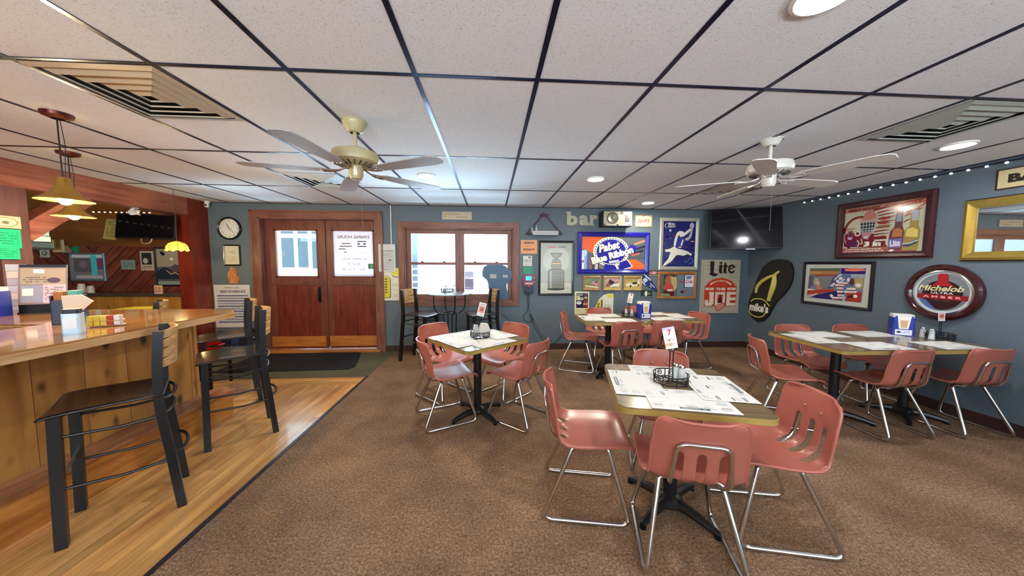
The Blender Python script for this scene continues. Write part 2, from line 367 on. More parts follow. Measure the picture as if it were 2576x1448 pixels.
# ------------------------------------------------------------------ room shell
M_wall = speckle_mat('blue_grey_wall_paint', '#5c6b76', '#53626d', 120, .55, .1, .35)
M_ceil = speckle_mat('ceiling_tile', '#dcdcdf', '#b4b4b6', 150, .9, .13, .3)
M_tbar = paint('#272c4c', .27, .75, name='ceiling_grid_paint')
M_carpet = carpet_mat('brown_carpet', '#463325', '#795e48', '#a88b70', .34)
M_mat1 = carpet_mat('olive_walk_off_carpet', '#3c3a30', '#5a5646', '#6c6856', .15)
M_oak = wood('oak_strip_floor', '#a86f3c', '#d9ab68', 'y', 1.6, .28, 14, None, .062, 'x', .25, bvar=.22, gap=.025)
M_oakx = wood('oak_strip_floor_border', '#a86f3c', '#d9ab68', 'x', 1.6, .28, 14, None, .062, 'y', .25, bvar=.22, gap=.025)
M_trim = wood('walnut_stained_trim', '#663a2e', '#8c5b4a', 'z', 3, .4, 10)
M_trimx = wood('walnut_stained_trim_horizontal', '#663a2e', '#8c5b4a', 'x', 3, .4, 10)
M_door = wood('red_stained_door_boards', '#571d16', '#84382a', 'z', 2.5, .35, 10, None, .10, 'x', .2, bvar=.1)
M_doorf = wood('door_frame_stain', '#5d2c26', '#7d4538', 'z', 2.5, .4, 9)
M_kick = wood('orange_kick_board', '#9c5a24', '#c3813d', 'x', 3, .4, 10)
M_beam = wood('stained_beam', '#6c3626', '#aa6c54', 'y', 1.8, .4, 11)
M_plank = wood('diagonal_plank_wall', '#5c251b', '#955240', 'x', 2.2, .45, 9, None, .14, 'z', diag=45, bvar=.25, gap=.09, offx=6.05)
M_brown = wood('brown_board_ceiling', '#4e2a18', '#7a4a2a', 'x', 1.5, .5, 8, None, .2, 'y', bvar=.12)
M_pine = wood('knotty_pine', '#925e2a', '#c99450', 'z', 1.3, .3, 7, '#3c1a0c', .24, 'y', .25, bvar=.1, gap=.012)
M_pinex = wood('knotty_pine_panel', '#9a6325', '#cf9a4c', 'z', 1.3, .35, 7, '#4a2210', .24, 'x', .1, bvar=.1, gap=.012)
M_oakr = wood('oak_riser', '#8e4f1c', '#c98a42', 'y', 2.4, .35, 9)
M_oakt = wood('oak_tread', '#8c5436', '#bd8560', 'y', 2.2, .3, 10, None, .09, 'x', .2, bvar=.1)
M_base = paint('#3a201a', .6)
M_black = paint('#101014', .35, name='black_powder_coat')
M_iron = paint('#141418', .4, .4, name='black_iron')
M_chrome = paint('#d5d3cf', .16, 1.0, .03, name='chrome')
M_red = paint('#a85f50', .28, 0, .05, 9, name='salmon_plastic', spec=.5)
M_glass = glass_mat()
M_white = paint('#e9e8e4', .5)
def sbox(name, a, b, m, bevel=0): return struct(MB().box(a, b, m).build(name, smooth=False, bevel=bevel))

# floors: carpet slab, oak strips by the bar, walk-off carpet in front of the doors
sbox('floor', (-1.575, YF, -.06), (XR, DW + .1, 0), M_carpet)
mb = MB(); mb.box((XLL, YF, -.06), (-1.60, 3.85, 0), M_oak); mb.box((XLL, 3.85, -.06), (-1.60, 4.10, 0), M_oakx); struct(mb.build('floor', smooth=False))
sbox('floor', (XLL, 4.12, -.06), (-1.575, DW + .15, 0), M_mat1)
sbox('trim_1', (-1.60, YF, -.05), (-1.572, 4.12, .006), paint('#22242c', .4))
sbox('trim_2', (XLL, 4.10, -.05), (-1.60, 4.122, .006), paint('#4a4640', .5))
# ceiling with its metal grid
cl = sbox('ceiling', (XL - .1, YF, H), (XR, DW, H + .06), M_ceil)
g = MB(); X0, Y0 = .2345, 1.6874
k = math.ceil((XL - X0) / .61)
while X0 + k * .61 < XR:
    x = X0 + k * .61; g.box((x - .012, YF, H - .004), (x + .012, DW, H + .001), M_tbar); k += 1
for j in range(-4, 3):
    y = Y0 + j * 1.22
    if YF < y < DW: g.box((XL, y - .0115, H - .0035), (XR, y + .0115, H + .001), M_tbar)
g.box((XL, DW - .02, H - .006), (XR, DW, H + .001), M_tbar); g.box((XR - .02, YF, H - .006), (XR, DW, H + .001), M_tbar)
g.build('ceiling_grid', cl, smooth=False)
# back wall around the door opening and the window opening
DX0, DX1, DZ = -3.63, -1.845, 2.155
WX0, WX1, WZ0, WZ1 = -1.40, .365, .84, 2.02
T = DW + .16
mb = MB()
for a, b in (((XL - .18, 0), (DX0, H)), ((DX0, DZ), (DX1, H)), ((DX1, 0), (WX0, H)), ((WX0, 0), (WX1, WZ0)), ((WX0, WZ1), (WX1, H)), ((WX1, 0), (XR + .1, H))):
    mb.box((a[0], DW, a[1]), (b[0], T, b[1]), M_wall)
struct(mb.build('wall_back', smooth=False))
sbox('wall_right', (XR, YF, 0), (XR + .12, T, H), M_wall)
# wall behind the viewer, with two large window openings
mb = MB()
for a, b in (((XLL, 0), (-2.4, H)), ((-2.4, 0), (0, .8)), ((-2.4, 2.1), (0, H)), ((0, 0), (1.2, H)), ((1.2, 0), (3.6, .8)), ((1.2, 2.1), (3.6, H)), ((3.6, 0), (XR + .1, H))):
    mb.box((a[0], YF - .12, a[1]), (b[0], YF, b[1]), M_wall)
struct(mb.build('wall_front', smooth=False))
# bar side: plank wall, side wall, board ceiling, sloped soffit
sbox('wall_back', (XLL, DW, 0), (XL - .18, T, 3.0), M_plank)
sbox('wall_left', (XLL - .1, YF, 0), (XLL, T, 3.0), paint('#4d2a1e', .6))
sbox('ceiling', (XLL, YF, 2.62), (XL - .1, T, 2.7), M_brown)
so = MB(); so.add([(XLL, DW, 1.69), (XL - .18, DW, 1.69), (XL - .18, 4.15, 2.62), (XLL, 4.15, 2.62), (XLL, DW, 1.75), (XL - .18, DW, 1.75), (XL - .18, 4.25, 2.62), (XLL, 4.25, 2.62)],
    [(0, 1, 2, 3), (7, 6, 5, 4), (0, 4, 5, 1), (1, 5, 6, 2), (0, 3, 7, 4)], wood('soffit_panel', '#7c4a26', '#a8733c', 'x', 1, .35, 4)); struct(so.build('ceiling', smooth=False))
# header beam and the red return at its end
sbox('trim_3', (XL - .18, YF, 2.13), (XL, 4.98, H + .06), M_beam, .004)
M_ret = wood('red_wood_return', '#5a160d', '#82301c', 'z', 1.5, .35, 6)
sbox('wall_left', (XL - .18, 4.98, 0), (XL + .005, DW, H + .06), M_ret)
sbox('trim_4', (XL - .2, 3.16, 0), (XL, 3.36, 2.13), wood('grey_post', '#42282a', '#684644', 'z', 2, .6, 8))
br = MB(); br.tube([(XL - .1, 3.34, 1.70), (XL - .1, 3.86, 2.15)], .075, M_beam, 4, sq=True); struct(br.build('trim_5', smooth=False))
# baseboards
sbox('baseboard_back', (DX1 + .1, DW - .014, 0), (XR, DW, .10), M_base, .003)
sbox('baseboard_right', (XR - .014, YF, 0), (XR, DW, .10), M_base, .003)
# door casing + two half-glazed doors
mb = MB(); c = .105; e = .022
mb.box((DX0 - c, DW - e, 0), (DX0, DW, DZ + c), M_trim); mb.box((DX1, DW - e, 0), (DX1 + c, DW, DZ + c), M_trim); mb.box((DX0, DW - e, DZ), (DX1, DW, DZ + c), M_trimx)
mb.box((DX0, DW - e, 0), (DX0 + .02, T, DZ), M_trim); mb.box((DX1 - .02, DW - e, 0), (DX1, T, DZ), M_trim); mb.box((DX0, DW - e, DZ - .02), (DX1, T, DZ), M_trimx)
mb.box((DX0 - .02, DW - .04, 0), (DX1 + .03, T, .035), M_kick)
mb.box((DX0 - c - .012, DW - e - .012, 0), (DX0 - c + .02, DW, DZ + c + .012), M_trim); mb.box((DX1 + c - .02, DW - e - .012, 0), (DX1 + c + .012, DW, DZ + c + .012), M_trim); mb.box((DX0 - c, DW - e - .012, DZ + c - .02), (DX1 + c, DW, DZ + c + .012), M_trimx)
struct(mb.build('trim_6', smooth=False, bevel=.003))
YD = DW + .105
def door(name, x0, x1, gx0, gx1):
    z0, z1 = .037, DZ - .022; gz0, gz1 = 1.215, 1.985
    mb = MB(); mb.box((x0, YD, z0), (gx0, YD + .045, z1), M_doorf); mb.box((gx1, YD, z0), (x1, YD + .045, z1), M_doorf)
    mb.box((gx0, YD, gz1), (gx1, YD + .045, z1), M_doorf); mb.box((gx0, YD, 1.08), (gx1, YD + .045, gz0), M_doorf); mb.box((gx0, YD + .008, z0), (gx1, YD + .04, 1.08), M_door)
    mb.box((x0 + .03, YD - .012, 1.10), (x1 - .03, YD, 1.15), M_doorf)
    o = struct(mb.build(name, smooth=False, bevel=.002))
    s = MB()
    for a, b in (((gx0, gz0), (gx0 + .022, gz1)), ((gx1 - .022, gz0), (gx1, gz1)), ((gx0, gz0), (gx1, gz0 + .022)), ((gx0, gz1 - .022), (gx1, gz1))): s.box((a[0], YD - .008, a[1]), (b[0], YD + .05, b[1]), M_doorf)
    s.build('glazing_bead', o, smooth=False)
    MB().box((gx0 + .02, YD + .02, gz0 + .02), (gx1 - .02, YD + .026, gz1 - .02), M_glass).build('glass_pane', o, smooth=False)
    MB().box((x0 + .03, YD - .01, .075), (x1 - .02, YD, .245), M_kick).build('kick_board', o, smooth=False, bevel=.004)
    return o
d1 = door('door_1', DX0 + .022, -2.70, -3.47, -2.80); d2 = door('door_2', -2.695, DX1 - .022, -2.58, -1.91)
MB().box((-2.715, YD - .02, .04), (-2.675, YD, DZ - .03), M_doorf).build('astragal', d1, smooth=False, bevel=.003)
mb = MB(); mb.tube(fillet([(-2.80, YD, 1.02), (-2.80, YD - .05, 1.02), (-2.80, YD - .05, .84), (-2.80, YD, .84)], .02), .009, M_iron); mb.box((-2.82, YD - .006, .80), (-2.78, YD, 1.06), M_iron); mb.build('door_handle', d1)
MB().ball((-2.66, YD - .015, .06), .012, M_white).build('door_stop', d2)
# window: casing, jambs, two double-hung sash pairs
mb = MB(); c = .095
mb.box((WX0 - c, DW - e, WZ0 - c), (WX0, DW, WZ1 + c), M_trim); mb.box((WX1, DW - e, WZ0 - c), (WX1 + c, DW, WZ1 + c), M_trim)
mb.box((WX0, DW - e, WZ1), (WX1, DW, WZ1 + c), M_trimx); mb.box((WX0, DW - e, WZ0 - c), (WX1, DW, WZ0), M_trimx)
for a, b in (((WX0, WZ0), (WX0 + .018, WZ1)), ((WX1 - .018, WZ0), (WX1, WZ1))): mb.box((a[0], DW - .01, a[1]), (b[0], T, b[1]), M_trim)
for z in (WZ0, WZ1 - .018): mb.box((WX0, DW - .01, z), (WX1, T, z + .018), M_trimx)
struct(mb.build('trim_7', smooth=False, bevel=.003))
xm = -.52
for i, (a, b) in enumerate(((WX0 + .018, xm), (xm, WX1 - .018))):
    f = MB(); y0, y1 = DW + .055, DW + .115; s = .075
    A, B = (a, b)
    f.box((A, y0, WZ0 + .018), (A + s, y1, WZ1 - .018), M_trim); f.box((B - s, y0, WZ0 + .018), (B, y1, WZ1 - .018), M_trim)
    f.box((A + s, y0, WZ0 + .018), (B - s, y1, WZ0 + .10), M_trimx); f.box((A + s, y0, WZ1 - .085), (B - s, y1, WZ1 - .018), M_trimx)
    f.box((A + s - .01, y0 - .012, 1.425), (B - s + .01, y1, 1.468), M_trimx)
    for q in (.25, .75): f.box((A + s + (B - A - 2 * s) * q - .02, y0 - .02, 1.468), (A + s + (B - A - 2 * s) * q + .02, y0 + .02, 1.485), M_doorf)
    o = struct(f.build('window_%d' % (i + 1), smooth=False, bevel=.003))
    MB().box((A + s, y0 + .025, WZ0 + .10), (B - s, y0 + .03, WZ1 - .085), M_glass).build('glass_pane', o, smooth=False)
# thin white conduit
MB().tube([(-1.60, DW - .01, 1.75), (-1.60, DW - .01, H)], .008, M_white, 6).build('conduit', label=None)
tag(bpy.data.objects['conduit'], 'thin white cable conduit running up the wall between the doors and window', 'conduit')
# ------------------------------------------------------------------ outside
M_snow = paint('#e6eaee', .8, var=.08, scale=.6)
struct(MB().box((-30, T + .05, -.35), (30, 60, -.25), M_snow).build('ground', smooth=False))
b = thing('white_building', 'white building with grey blue windows seen through the left door glass', 'building', (-10.5, 16, -.25))
w = MB(); w.box((-3.2, 0, 0), (3.6, 5, 4.0), paint('#dfe4e8', .8)); w.build('wall', b, smooth=False)
for x0, z0, x1, z1 in ((.55, 1.5, 1.1, 2.9), (1.3, 1.5, 1.75, 2.9), (1.95, 1.45, 2.75, 2.9), (.55, 3.1, 1.1, 3.38), (1.3, 3.1, 1.75, 3.38), (1.95, 3.1, 2.75, 3.38)):
    MB().box((x0, -.03, z0), (x1, .02, z1), paint('#2a3c42', .3)).build('window', b, smooth=False)
r = MB(); r.add([(-3.4, -.3, 4), (3.8, -.3, 4), (3.8, 2.5, 5), (-3.4, 2.5, 5), (-3.4, 5.3, 4), (3.8, 5.3, 4)], [(0, 1, 2, 3), (3, 2, 5, 4), (0, 3, 4), (1, 5, 2), (0, 4, 5, 1)], M_snow); r.build('roof', b, smooth=False)
s = thing('storage_shed', 'pale shed with a dark red door seen through the left window', 'shed', (-2.6, 19, -.25))
mb = MB(); mb.box((-1.2, 0, 0), (2.0, 3, 1.9), paint('#d3c4cc', .8)); mb.build('wall', s, smooth=False); MB().box((1.05, -.04, .2), (1.55, .01, 1.25), paint('#3c2230', .6)).build('door', s, smooth=False)
mb = MB(); mb.add([(-1.4, -.2, 1.9), (2.2, -.2, 1.9), (2.2, 1.5, 2.4), (-1.4, 1.5, 2.4), (-1.4, 3.2, 1.9), (2.2, 3.2, 1.9)], [(0, 1, 2, 3), (3, 2, 5, 4), (0, 3, 4), (1, 5, 2), (0, 4, 5, 1)], M_snow); mb.build('roof', s, smooth=False)
f = MB()
for k in range(4): f.box((-6.4, 14, .35 + k * .28), (-3.1, 14.04, .43 + k * .28), paint('#8c969c', .8))
for x in (-6.4, -4.8, -3.15): f.box((x, 13.98, -.25), (x + .1, 14.08, 1.4), paint('#8c969c', .8))
tag(f.build('rail_fence', smooth=False), 'pale rail fence outside the left window', 'fence')
h = MB(); h.box((-5.9, 18, -.25), (-4.7, 21, 4.6), paint('#5f6d78', .8)); tag(h.build('grey_tower', smooth=False), 'grey block of a building at the left edge of the left window view', 'building')

# ------------------------------------------------------------------ ceiling lights, vents, fans
M_lamp = paint('#fff3d8', .5, emit=55., var=0, name='lamp_diffuser')
M_lampc = paint('#f4f6ff', .5, emit=40., var=0, name='cool_lamp_diffuser')
def downlight(x, y, lab, cool=False):
    t = thing('recessed_light', lab, 'ceiling light', (x, y, H - .012), group='recessed ceiling lights')
    MB().lathe([(.098, .012), (.098, .002), (.085, -.002), (.08, .006)], M_white, 28).build('trim_ring', t)
    MB().lathe([(0.0001, .005), (.08, .005), (.08, .010)], M_lampc if cool else M_lamp, 28).build('diffuser', t)
    l = bpy.data.lights.new('ceiling_disk_light', 'AREA'); l.shape = 'DISK'; l.size = .15; l.energy = 13; l.color = (1, .9, .76) if not cool else (.93, .95, 1)
    o = bpy.data.objects.new('ceiling_disk_light', l); COL.objects.link(o); o.location = (x, y, H - .02)
for x, y, lab, cl_ in ((-.684, 3.523, 'recessed round ceiling light right of the cream ceiling fan', 0), (1.138, 3.50, 'recessed round ceiling light above the middle of the back wall, between the two fans', 0), (2.36, 4.76, 'recessed round ceiling light nearest the back wall, above the round cream sign', 0),
                  (3.61, 2.323, 'recessed round ceiling light near the string of bulbs on the right', 1), (1.15, 1.10, 'recessed round ceiling light cut by the top edge of the photo', 1)):
    downlight(x, y, lab, cl_)
for x, y in ((-.68, -.5), (3.4, -.4), (1.14, -1.8)):  # added ceiling lamps behind the viewer, no fixtures, only to light the room
    l = bpy.data.lights.new('ceiling_disk_light', 'AREA'); l.shape = 'DISK'; l.size = .15; l.energy = 13; l.color = (1, .9, .76)
    o = bpy.data.objects.new('ceiling_disk_light', l); COL.objects.link(o); o.location = (x, y, H - .02)
def vent(cx, cy, lab, tint):
    t = thing('ceiling_vent', lab, 'vent', (cx, cy, H - .006), group='square louvred ceiling vents')
    m = paint(tint, .45); fr = MB(); s = .295
    def ring(a, b, za, zb):
        P = [(-a, -a), (a, -a), (a, a), (-a, a)]; Q = [(-b, -b), (b, -b), (b, b), (-b, b)]
        return [(x, y, za) for x, y in P] + [(x, y, zb) for x, y in Q], [(i, 4 + i, 4 + (i + 1) % 4, (i + 1) % 4) for i in range(4)]
    fr.add(*ring(s, s - .03, 0, -.008), m); fr.build('frame', t, smooth=False)
    for k in range(4):
        b = MB(); a = s - .035 - k * .062; b.add(*ring(a, a - .04, .004, -.016), m); b.add(*ring(a - .04, a - .043, -.016, -.008), m); b.build('louvre', t, smooth=False)
    MB().box((-s + .02, -s + .02, .004), (s - .02, s - .02, .006), paint('#1c1f22', .8)).build('duct_plate', t, smooth=False)
vent(-1.9, 1.992, 'large tan louvred ceiling vent left of the cream ceiling fan, nearest the camera', '#b9a68c')
vent(-1.9, 3.822, 'white louvred ceiling vent behind the cream fan, near the doors', '#cfd6da')
vent(3.01, 1.992, 'grey louvred ceiling vent at the right beside the cool recessed light', '#9da29a')
vent(3.01, 3.822, 'small grey louvred ceiling vent behind the white ceiling fan', '#a8a49a')
def fan(cx, cy, lab, body, blade, iron, zb, r, a0, chain, pitch):
    t = thing('ceiling_fan', lab, 'ceiling fan', (cx, cy, 0)); mb_ = paint(body, .35, coat=.3); mi_ = paint(iron, .3, .5)
    MB().lathe([(.03, zb + .245), (.045, zb + .25), (.075, zb + .30), (.078, H - .008), (.076, H)], mb_, 24).build('canopy', t)
    MB().lathe([(.0125, zb + .12), (.0125, zb + .26)], mb_, 12).build('downrod', t)
    m = MB(); m.lathe([(.05, zb + .03), (.10, zb + .035), (.142, zb + .055), (.148, zb + .085), (.14, zb + .115), (.09, zb + .135), (.03, zb + .14), (.0125, zb + .15)], mb_, 32)
    for k in range(20):
        a = 2 * PI * k / 20; m.tube([(.075 * math.cos(a), .075 * math.sin(a), zb + .028), (.125 * math.cos(a), .125 * math.sin(a), zb + .04)], .004, paint('#3a3528', .6), 5)
    m.build('motor_housing', t)
    MB().lathe([(.0001, zb - .055), (.035, zb - .053), (.045, zb - .03), (.045, zb + .02), (.05, zb + .03)], mb_, 24).build('switch_housing', t)
    for k in range(5):
        a = math.radians(a0 + 72 * k); Mx = Matrix.Rotation(a, 4, 'Z') @ Matrix.Translation((0, 0, zb)) @ Matrix.Rotation(math.radians(-pitch), 4, 'X')
        P = [(.17, -.028), (.20, -.045), (.30, -.056), (r - .07, -.066), (r - .02, -.055), (r, -.03), (r, .03), (r - .02, .055), (r - .07, .066), (.30, .056), (.20, .045), (.17, .028)]
        b = MB(); b.prism(P, -.003, .003, paint(blade, .4), Mx); bo = b.build('blade', t, smooth=False)
        ir = MB(); ir.tube(fillet([(.06, 0, .02), (.10, 0, .0), (.14, .02, -.006), (.20, .03, -.006)], .02), .006, mi_, 6, M=Mx); ir.tube(fillet([(.10, 0, .0), (.14, -.02, -.006), (.20, -.03, -.006)], .02), .006, mi_, 6, M=Mx)
        for q in (-.025, 0, .025): ir.ball((.205, q, -.006), .007, paint('#e8e8ee', .2, .8), 6, M=Mx)
        ir.build('blade_iron', bo)
    if chain: MB().tube([(.03, 0, zb - .05), (.032, 0, zb - chain)], .0013, paint('#77776f', .5), 5).build('pull_chain', t)
fan(-.90, 2.25, 'cream five-blade ceiling fan with grey wood blades left of centre', '#b5a67c', '#a39d9e', '#8e7a68', 2.055, .67, -26, .38, 3)
fan(2.10, 2.345, 'white five-blade ceiling fan at the right in front of the television', '#d8d5cc', '#cfcac6', '#d5d3d0', 2.085, .63, -63, .38, 8)
# ------------------------------------------------------------------ salmon shell chairs
def chair_shell():
    prof = [(.228, .412, .172), (.222, .424, .19), (.205, .434, .203), (.16, .438, .214), (.08, .434, .222), (0, .428, .226), (-.08, .424, .226), (-.14, .428, .222), (-.18, .442, .216), (-.205, .466, .21), (-.216, .495, .205),
            (-.222, .53, .203), (-.228, .57, .203), (-.234, .61, .202), (-.242, .65, .198), (-.25, .69, .197), (-.257, .728, .192), (-.262, .752, .178), (-.264, .762, .150)]
    us = [-1, -.93, -.8, -.62, -.545, -.39, -.315, -.2, -.075, .075, .2, .315, .39, .545, .62, .8, .93, 1]
    us = [-1, -.95, -.84, -.7, -.55, -.38, -.2, -.07, .07, .2, .38, .55, .7, .84, .95, 1]
    slots = {4: 1, 7: 1, 10: 1}     # cells between us[4..5], us[7..8], us[10..11]
    us = [-1, -.95, -.82, -.66, -.54, -.36, -.27, -.085, .085, .27, .36, .54, .66, .82, .95, 1]
    slots = (4, 7, 10)
    vs = []; fs = []; K = len(us)
    for i, (y, z, hw) in enumerate(prof):
        t = i / (len(prof) - 1); back = 1 if i > 8 else 0
        for u in us:
            e = abs(u) ** 3
            if i <= 8: dz = .022 * e * (1 if i > 2 else i / 3) - .006 * (1 - u * u); dy = 0
            else: dz = 0; dy = .034 * e - .012 * (1 - u * u)
            if i == 8: dy = .02 * e
            vs.append((u * hw, y + dy, z + dz))
    for i in range(len(prof) - 1):
        for k in range(K - 1):
            if k in slots and 7 <= i <= 12: continue
            fs.append((i * K + k, (i + 1) * K + k, (i + 1) * K + k + 1, i * K + k + 1))
    return vs, fs
def make_chair(lab, group):
    t = thing('shell_chair', lab, 'chair', group=group)
    vs, fs = chair_shell(); mb = MB(); mb.add(vs, fs, M_red)
    sh = mb.build('seat_shell', t); m = sh.modifiers.new('s', 'SOLIDIFY'); m.thickness = .010; m.offset = 0
    m = sh.modifiers.new('d', 'SUBSURF'); m.levels = 2; m.render_levels = 2
    for poly in sh.data.polygons: poly.use_smooth = True
    # rolled rim
    K = 16; n = len(vs) // K; loop = [vs[i * K] for i in range(n)] + [vs[(n - 1) * K + k] for k in range(1, K)] + [vs[i * K + K - 1] for i in range(n - 2, -1, -1)] + [vs[k] for k in range(K - 2, 0, -1)]
    MB().tube([(p[0] * .995, p[1] - .003, p[2] - .003) for p in loop], .0075, M_red, 6, closed=True).build('rim', t)
    for s in (-1, 1):
        P = [(0, .085, .405), (s * .10, .085, .405), (s * .135, .09, .400), (s * .212, .205, .012), (s * .218, -.275, .012), (s * .14, -.105, .400), (s * .10, -.10, .403), (0, -.10, .403)]
        b = MB(); b.tube(fillet(P, .06, 6), .0125, M_chrome, 10)
        b.build('sled_leg', t)
    b = MB(); b.tube(fillet([(-.10, -.02, .408), (-.10, -.15, .405), (-.125, -.236, .46), (-.105, -.268, .66), (.105, -.268, .66), (.125, -.236, .46), (.10, -.15, .405), (.10, -.02, .408)], .045, 6), .009, M_chrome, 10); b.build('back_brace', t)
    b = MB()
    for x, y, z in ((-.055, -.239, .665), (.055, -.239, .665)): b.ball((x, y, z), .008, M_chrome, 8, (1, .5, 1))
    for x, y, z in ((-.10, .13, .437), (.10, .13, .437)): b.ball((x, y, z), .008, M_chrome, 8, (1, 1, .5))
    b.build('rivets', t)
    return t
CH = [('A', .597, 1.851, -11, 'salmon chair left of the front table with scattered placemats, facing right', 0),
      ('B', .992, 1.523, 74, 'salmon chair in the foreground seen from behind, pushed under the front table', 0),
      ('C', 1.50, 1.616, 168, 'salmon chair at the right end of the front table, facing left', 0),
      ('D', 1.247, 2.177, -111, 'salmon chair behind the front table, only its back showing above the tabletop', 0),
      ('E', -.403, 2.961, 24, 'salmon chair at the near left of the small square table by the window', 1),
      ('F', .250, 2.934, 139, 'salmon chair at the near right of the small square table by the window, back turned', 1),
      ('G', .117, 3.448, 224, 'salmon chair at the far right of the small square table, facing the camera', 1),
      ('H', -.490, 3.460, -44, 'salmon chair at the far left of the small square table, facing the camera', 1),
      ('I', 1.237, 4.315, -21, 'salmon chair at the left end of the long table by the back wall', 2),
      ('J', 1.625, 3.925, 97, 'left of the two salmon chairs with backs to the camera at the back wall table', 2),
      ('K', 2.151, 3.965, 94, 'right of the two salmon chairs with backs to the camera at the back wall table', 2),
      ('L', 1.69, 4.66, -90, 'left salmon chair on the wall side of the back wall table, before the yellow poster', 2),
      ('M', 2.369, 4.817, -90, 'right salmon chair on the wall side of the back wall table, behind the napkin dispenser', 2),
      ('N', 2.73, 4.29, 191, 'salmon chair at the right end of the back wall table, facing left', 2),
      ('O', 2.734, 2.754, -22, 'salmon chair at the left end of the long table on the right', 3),
      ('P', 3.397, 3.157, -96, 'left salmon chair on the far side of the long table on the right', 3),
      ('Q', 4.087, 3.138, -94, 'right salmon chair on the far side of the long table on the right', 3),
      ('R', 3.432, 2.568, 92, 'left salmon chair on the near side of the long table on the right, back turned', 3),
      ('S', 4.155, 2.564, 88, 'salmon chair at the near side of the long table, closest to the right wall', 3)]
GR = ['salmon chairs around the front table', 'salmon chairs around the small square table', 'salmon chairs around the back wall table', 'salmon chairs around the right wall table']
c0 = make_chair(CH[0][4], GR[0])
for i, (n_, x, y, a, lab, gi) in enumerate(CH):
    if i == 0: c0.location = (x, y, 0); c0.rotation_euler = (0, 0, math.radians(a - 90))
    else: dup(c0, (x, y, 0), math.radians(a - 90), lab, GR[gi])

# ------------------------------------------------------------------ tables
M_top = wood('dark_laminate_top', '#5b4a34', '#7d6a4b', 'x', 3, .22, 10, coat=.35)
M_band = wood('tan_edge_band', '#94793c', '#b39552', 'x', 4, .35, 6)
TZ = .745
def make_table(name, lab, cx, cy, w, d, rot, group, base=0, rad=.045):
    t = thing(name, lab, 'table', (cx, cy, 0), (0, 0, math.radians(rot)), group)
    P = rrect(w, d, rad); tp = MB(); tp.prism(P, TZ - .006, TZ, M_top); tp.build('tabletop', t, smooth=False)
    b = MB(); b.prism(rrect(w + .004, d + .004, rad), TZ - .034, TZ - .0055, M_band); b.build('edge_band', t, bevel=.004)
    MB().lathe([(.11, TZ - .046), (.11, TZ - .035)], M_black, 20).build('mounting_plate', t)
    MB().lathe([(.0375, .075), (.0375, TZ - .045)], M_black, 24).build('column', t)
    h = MB(); h.lathe([(.065, .03), (.075, .045), (.07, .07), (.045, .09), (.0375, .095)], M_black, 24)
    h.build('hub', t)
    for k in range(4):
        a = math.radians(45 + base + 90 * k); q = Vector((math.cos(a), math.sin(a), 0)); L = .275
        l = MB(); l.tube([q * .04 + Vector((0, 0, .055)), q * .13 + Vector((0, 0, .050)), q * .22 + Vector((0, 0, .036)), q * L + Vector((0, 0, .024))], [.030, .027, .022, .015], M_black, 8)
        l.lathe([(.018, 0), (.018, .012), (.008, .016), (.008, .03)], M_iron, 12, c=(q.x * (L - .01), q.y * (L - .01), 0)); l.build('base_leg', t)
    return t
T1 = (1.057, 1.74, -14.); T2 = (-.13, 2.99, 38.5); T3a = (1.535, 4.06, -1.5); T3b = (2.31, 4.17, 0); T4a = (3.245, 2.755, -2); T4b = (3.965, 2.745, 0)
make_table('square_table', 'square brown-topped dining table in the foreground with four paper placemats', *T1[:2], .71, .70, T1[2], 'dining tables with four-armed bases')
make_table('square_table', 'small square dining table set diagonally near the window', *T2[:2], .69, .68, T2[2], 'dining tables with four-armed bases', 45)
make_table('square_table', 'left half of the long dining table by the back wall', *T3a[:2], .76, .70, T3a[2], 'dining tables with four-armed bases')
make_table('square_table', 'right half of the long dining table by the back wall', *T3b[:2], .77, .70, T3b[2], 'dining tables with four-armed bases')
make_table('square_table', 'left half of the long dining table on the right', *T4a[:2], .71, .77, T4a[2], 'dining tables with four-armed bases')
make_table('square_table', 'right half of the long dining table touching the right wall side', *T4b[:2], .72, .77, T4b[2], 'dining tables with four-armed bases')
# ------------------------------------------------------------------ paper placemats
M_paper = paint('#cdccc6', .7, var=.02)
def mat_mesh(seed):
    a = Art(.40, .27, M_paper, thick=.0008); a.step = .00003; r = random.Random(seed)
    for gx in range(5):
        for gy in range(4):
            u = .04 + gx * .192; v = .05 + gy * .235; q = r.random()
            if 1 <= gx <= 3 and 1 <= gy <= 2 and r.random() < .8: continue
            if q < .3: a.squig(u, v, u + .13, v + .14, 4, '#8e9096', seed * 50 + gx * 4 + gy)
            elif q < .5: a.squig(u, v + .02, u + .11, v + .10, 1, '#5c6068', seed + gx * 7 + gy, 1.); a.squig(u, v + .11, u + .12, v + .17, 2, '#9a9ca0', seed + gx)
            elif q < .65: a.rect(u, v, u + .12, v + .06, '#74787e'); a.squig(u + .01, v + .015, u + .11, v + .045, 1, '#e8e8e6', seed + gy)
            elif q < .8: a.line([(u, v + .1), (u + .04, v), (u + .08, v + .1), (u + .12, v + .03)], .0012, '#7c8086')
    a.rect(.33, .86, .67, .93, '#4c5058'); a.squig(.35, .875, .65, .915, 1, '#dcdcda', seed)
    return a.mb.mesh('placemat', False)
MATM = [mat_mesh(3), mat_mesh(11)]
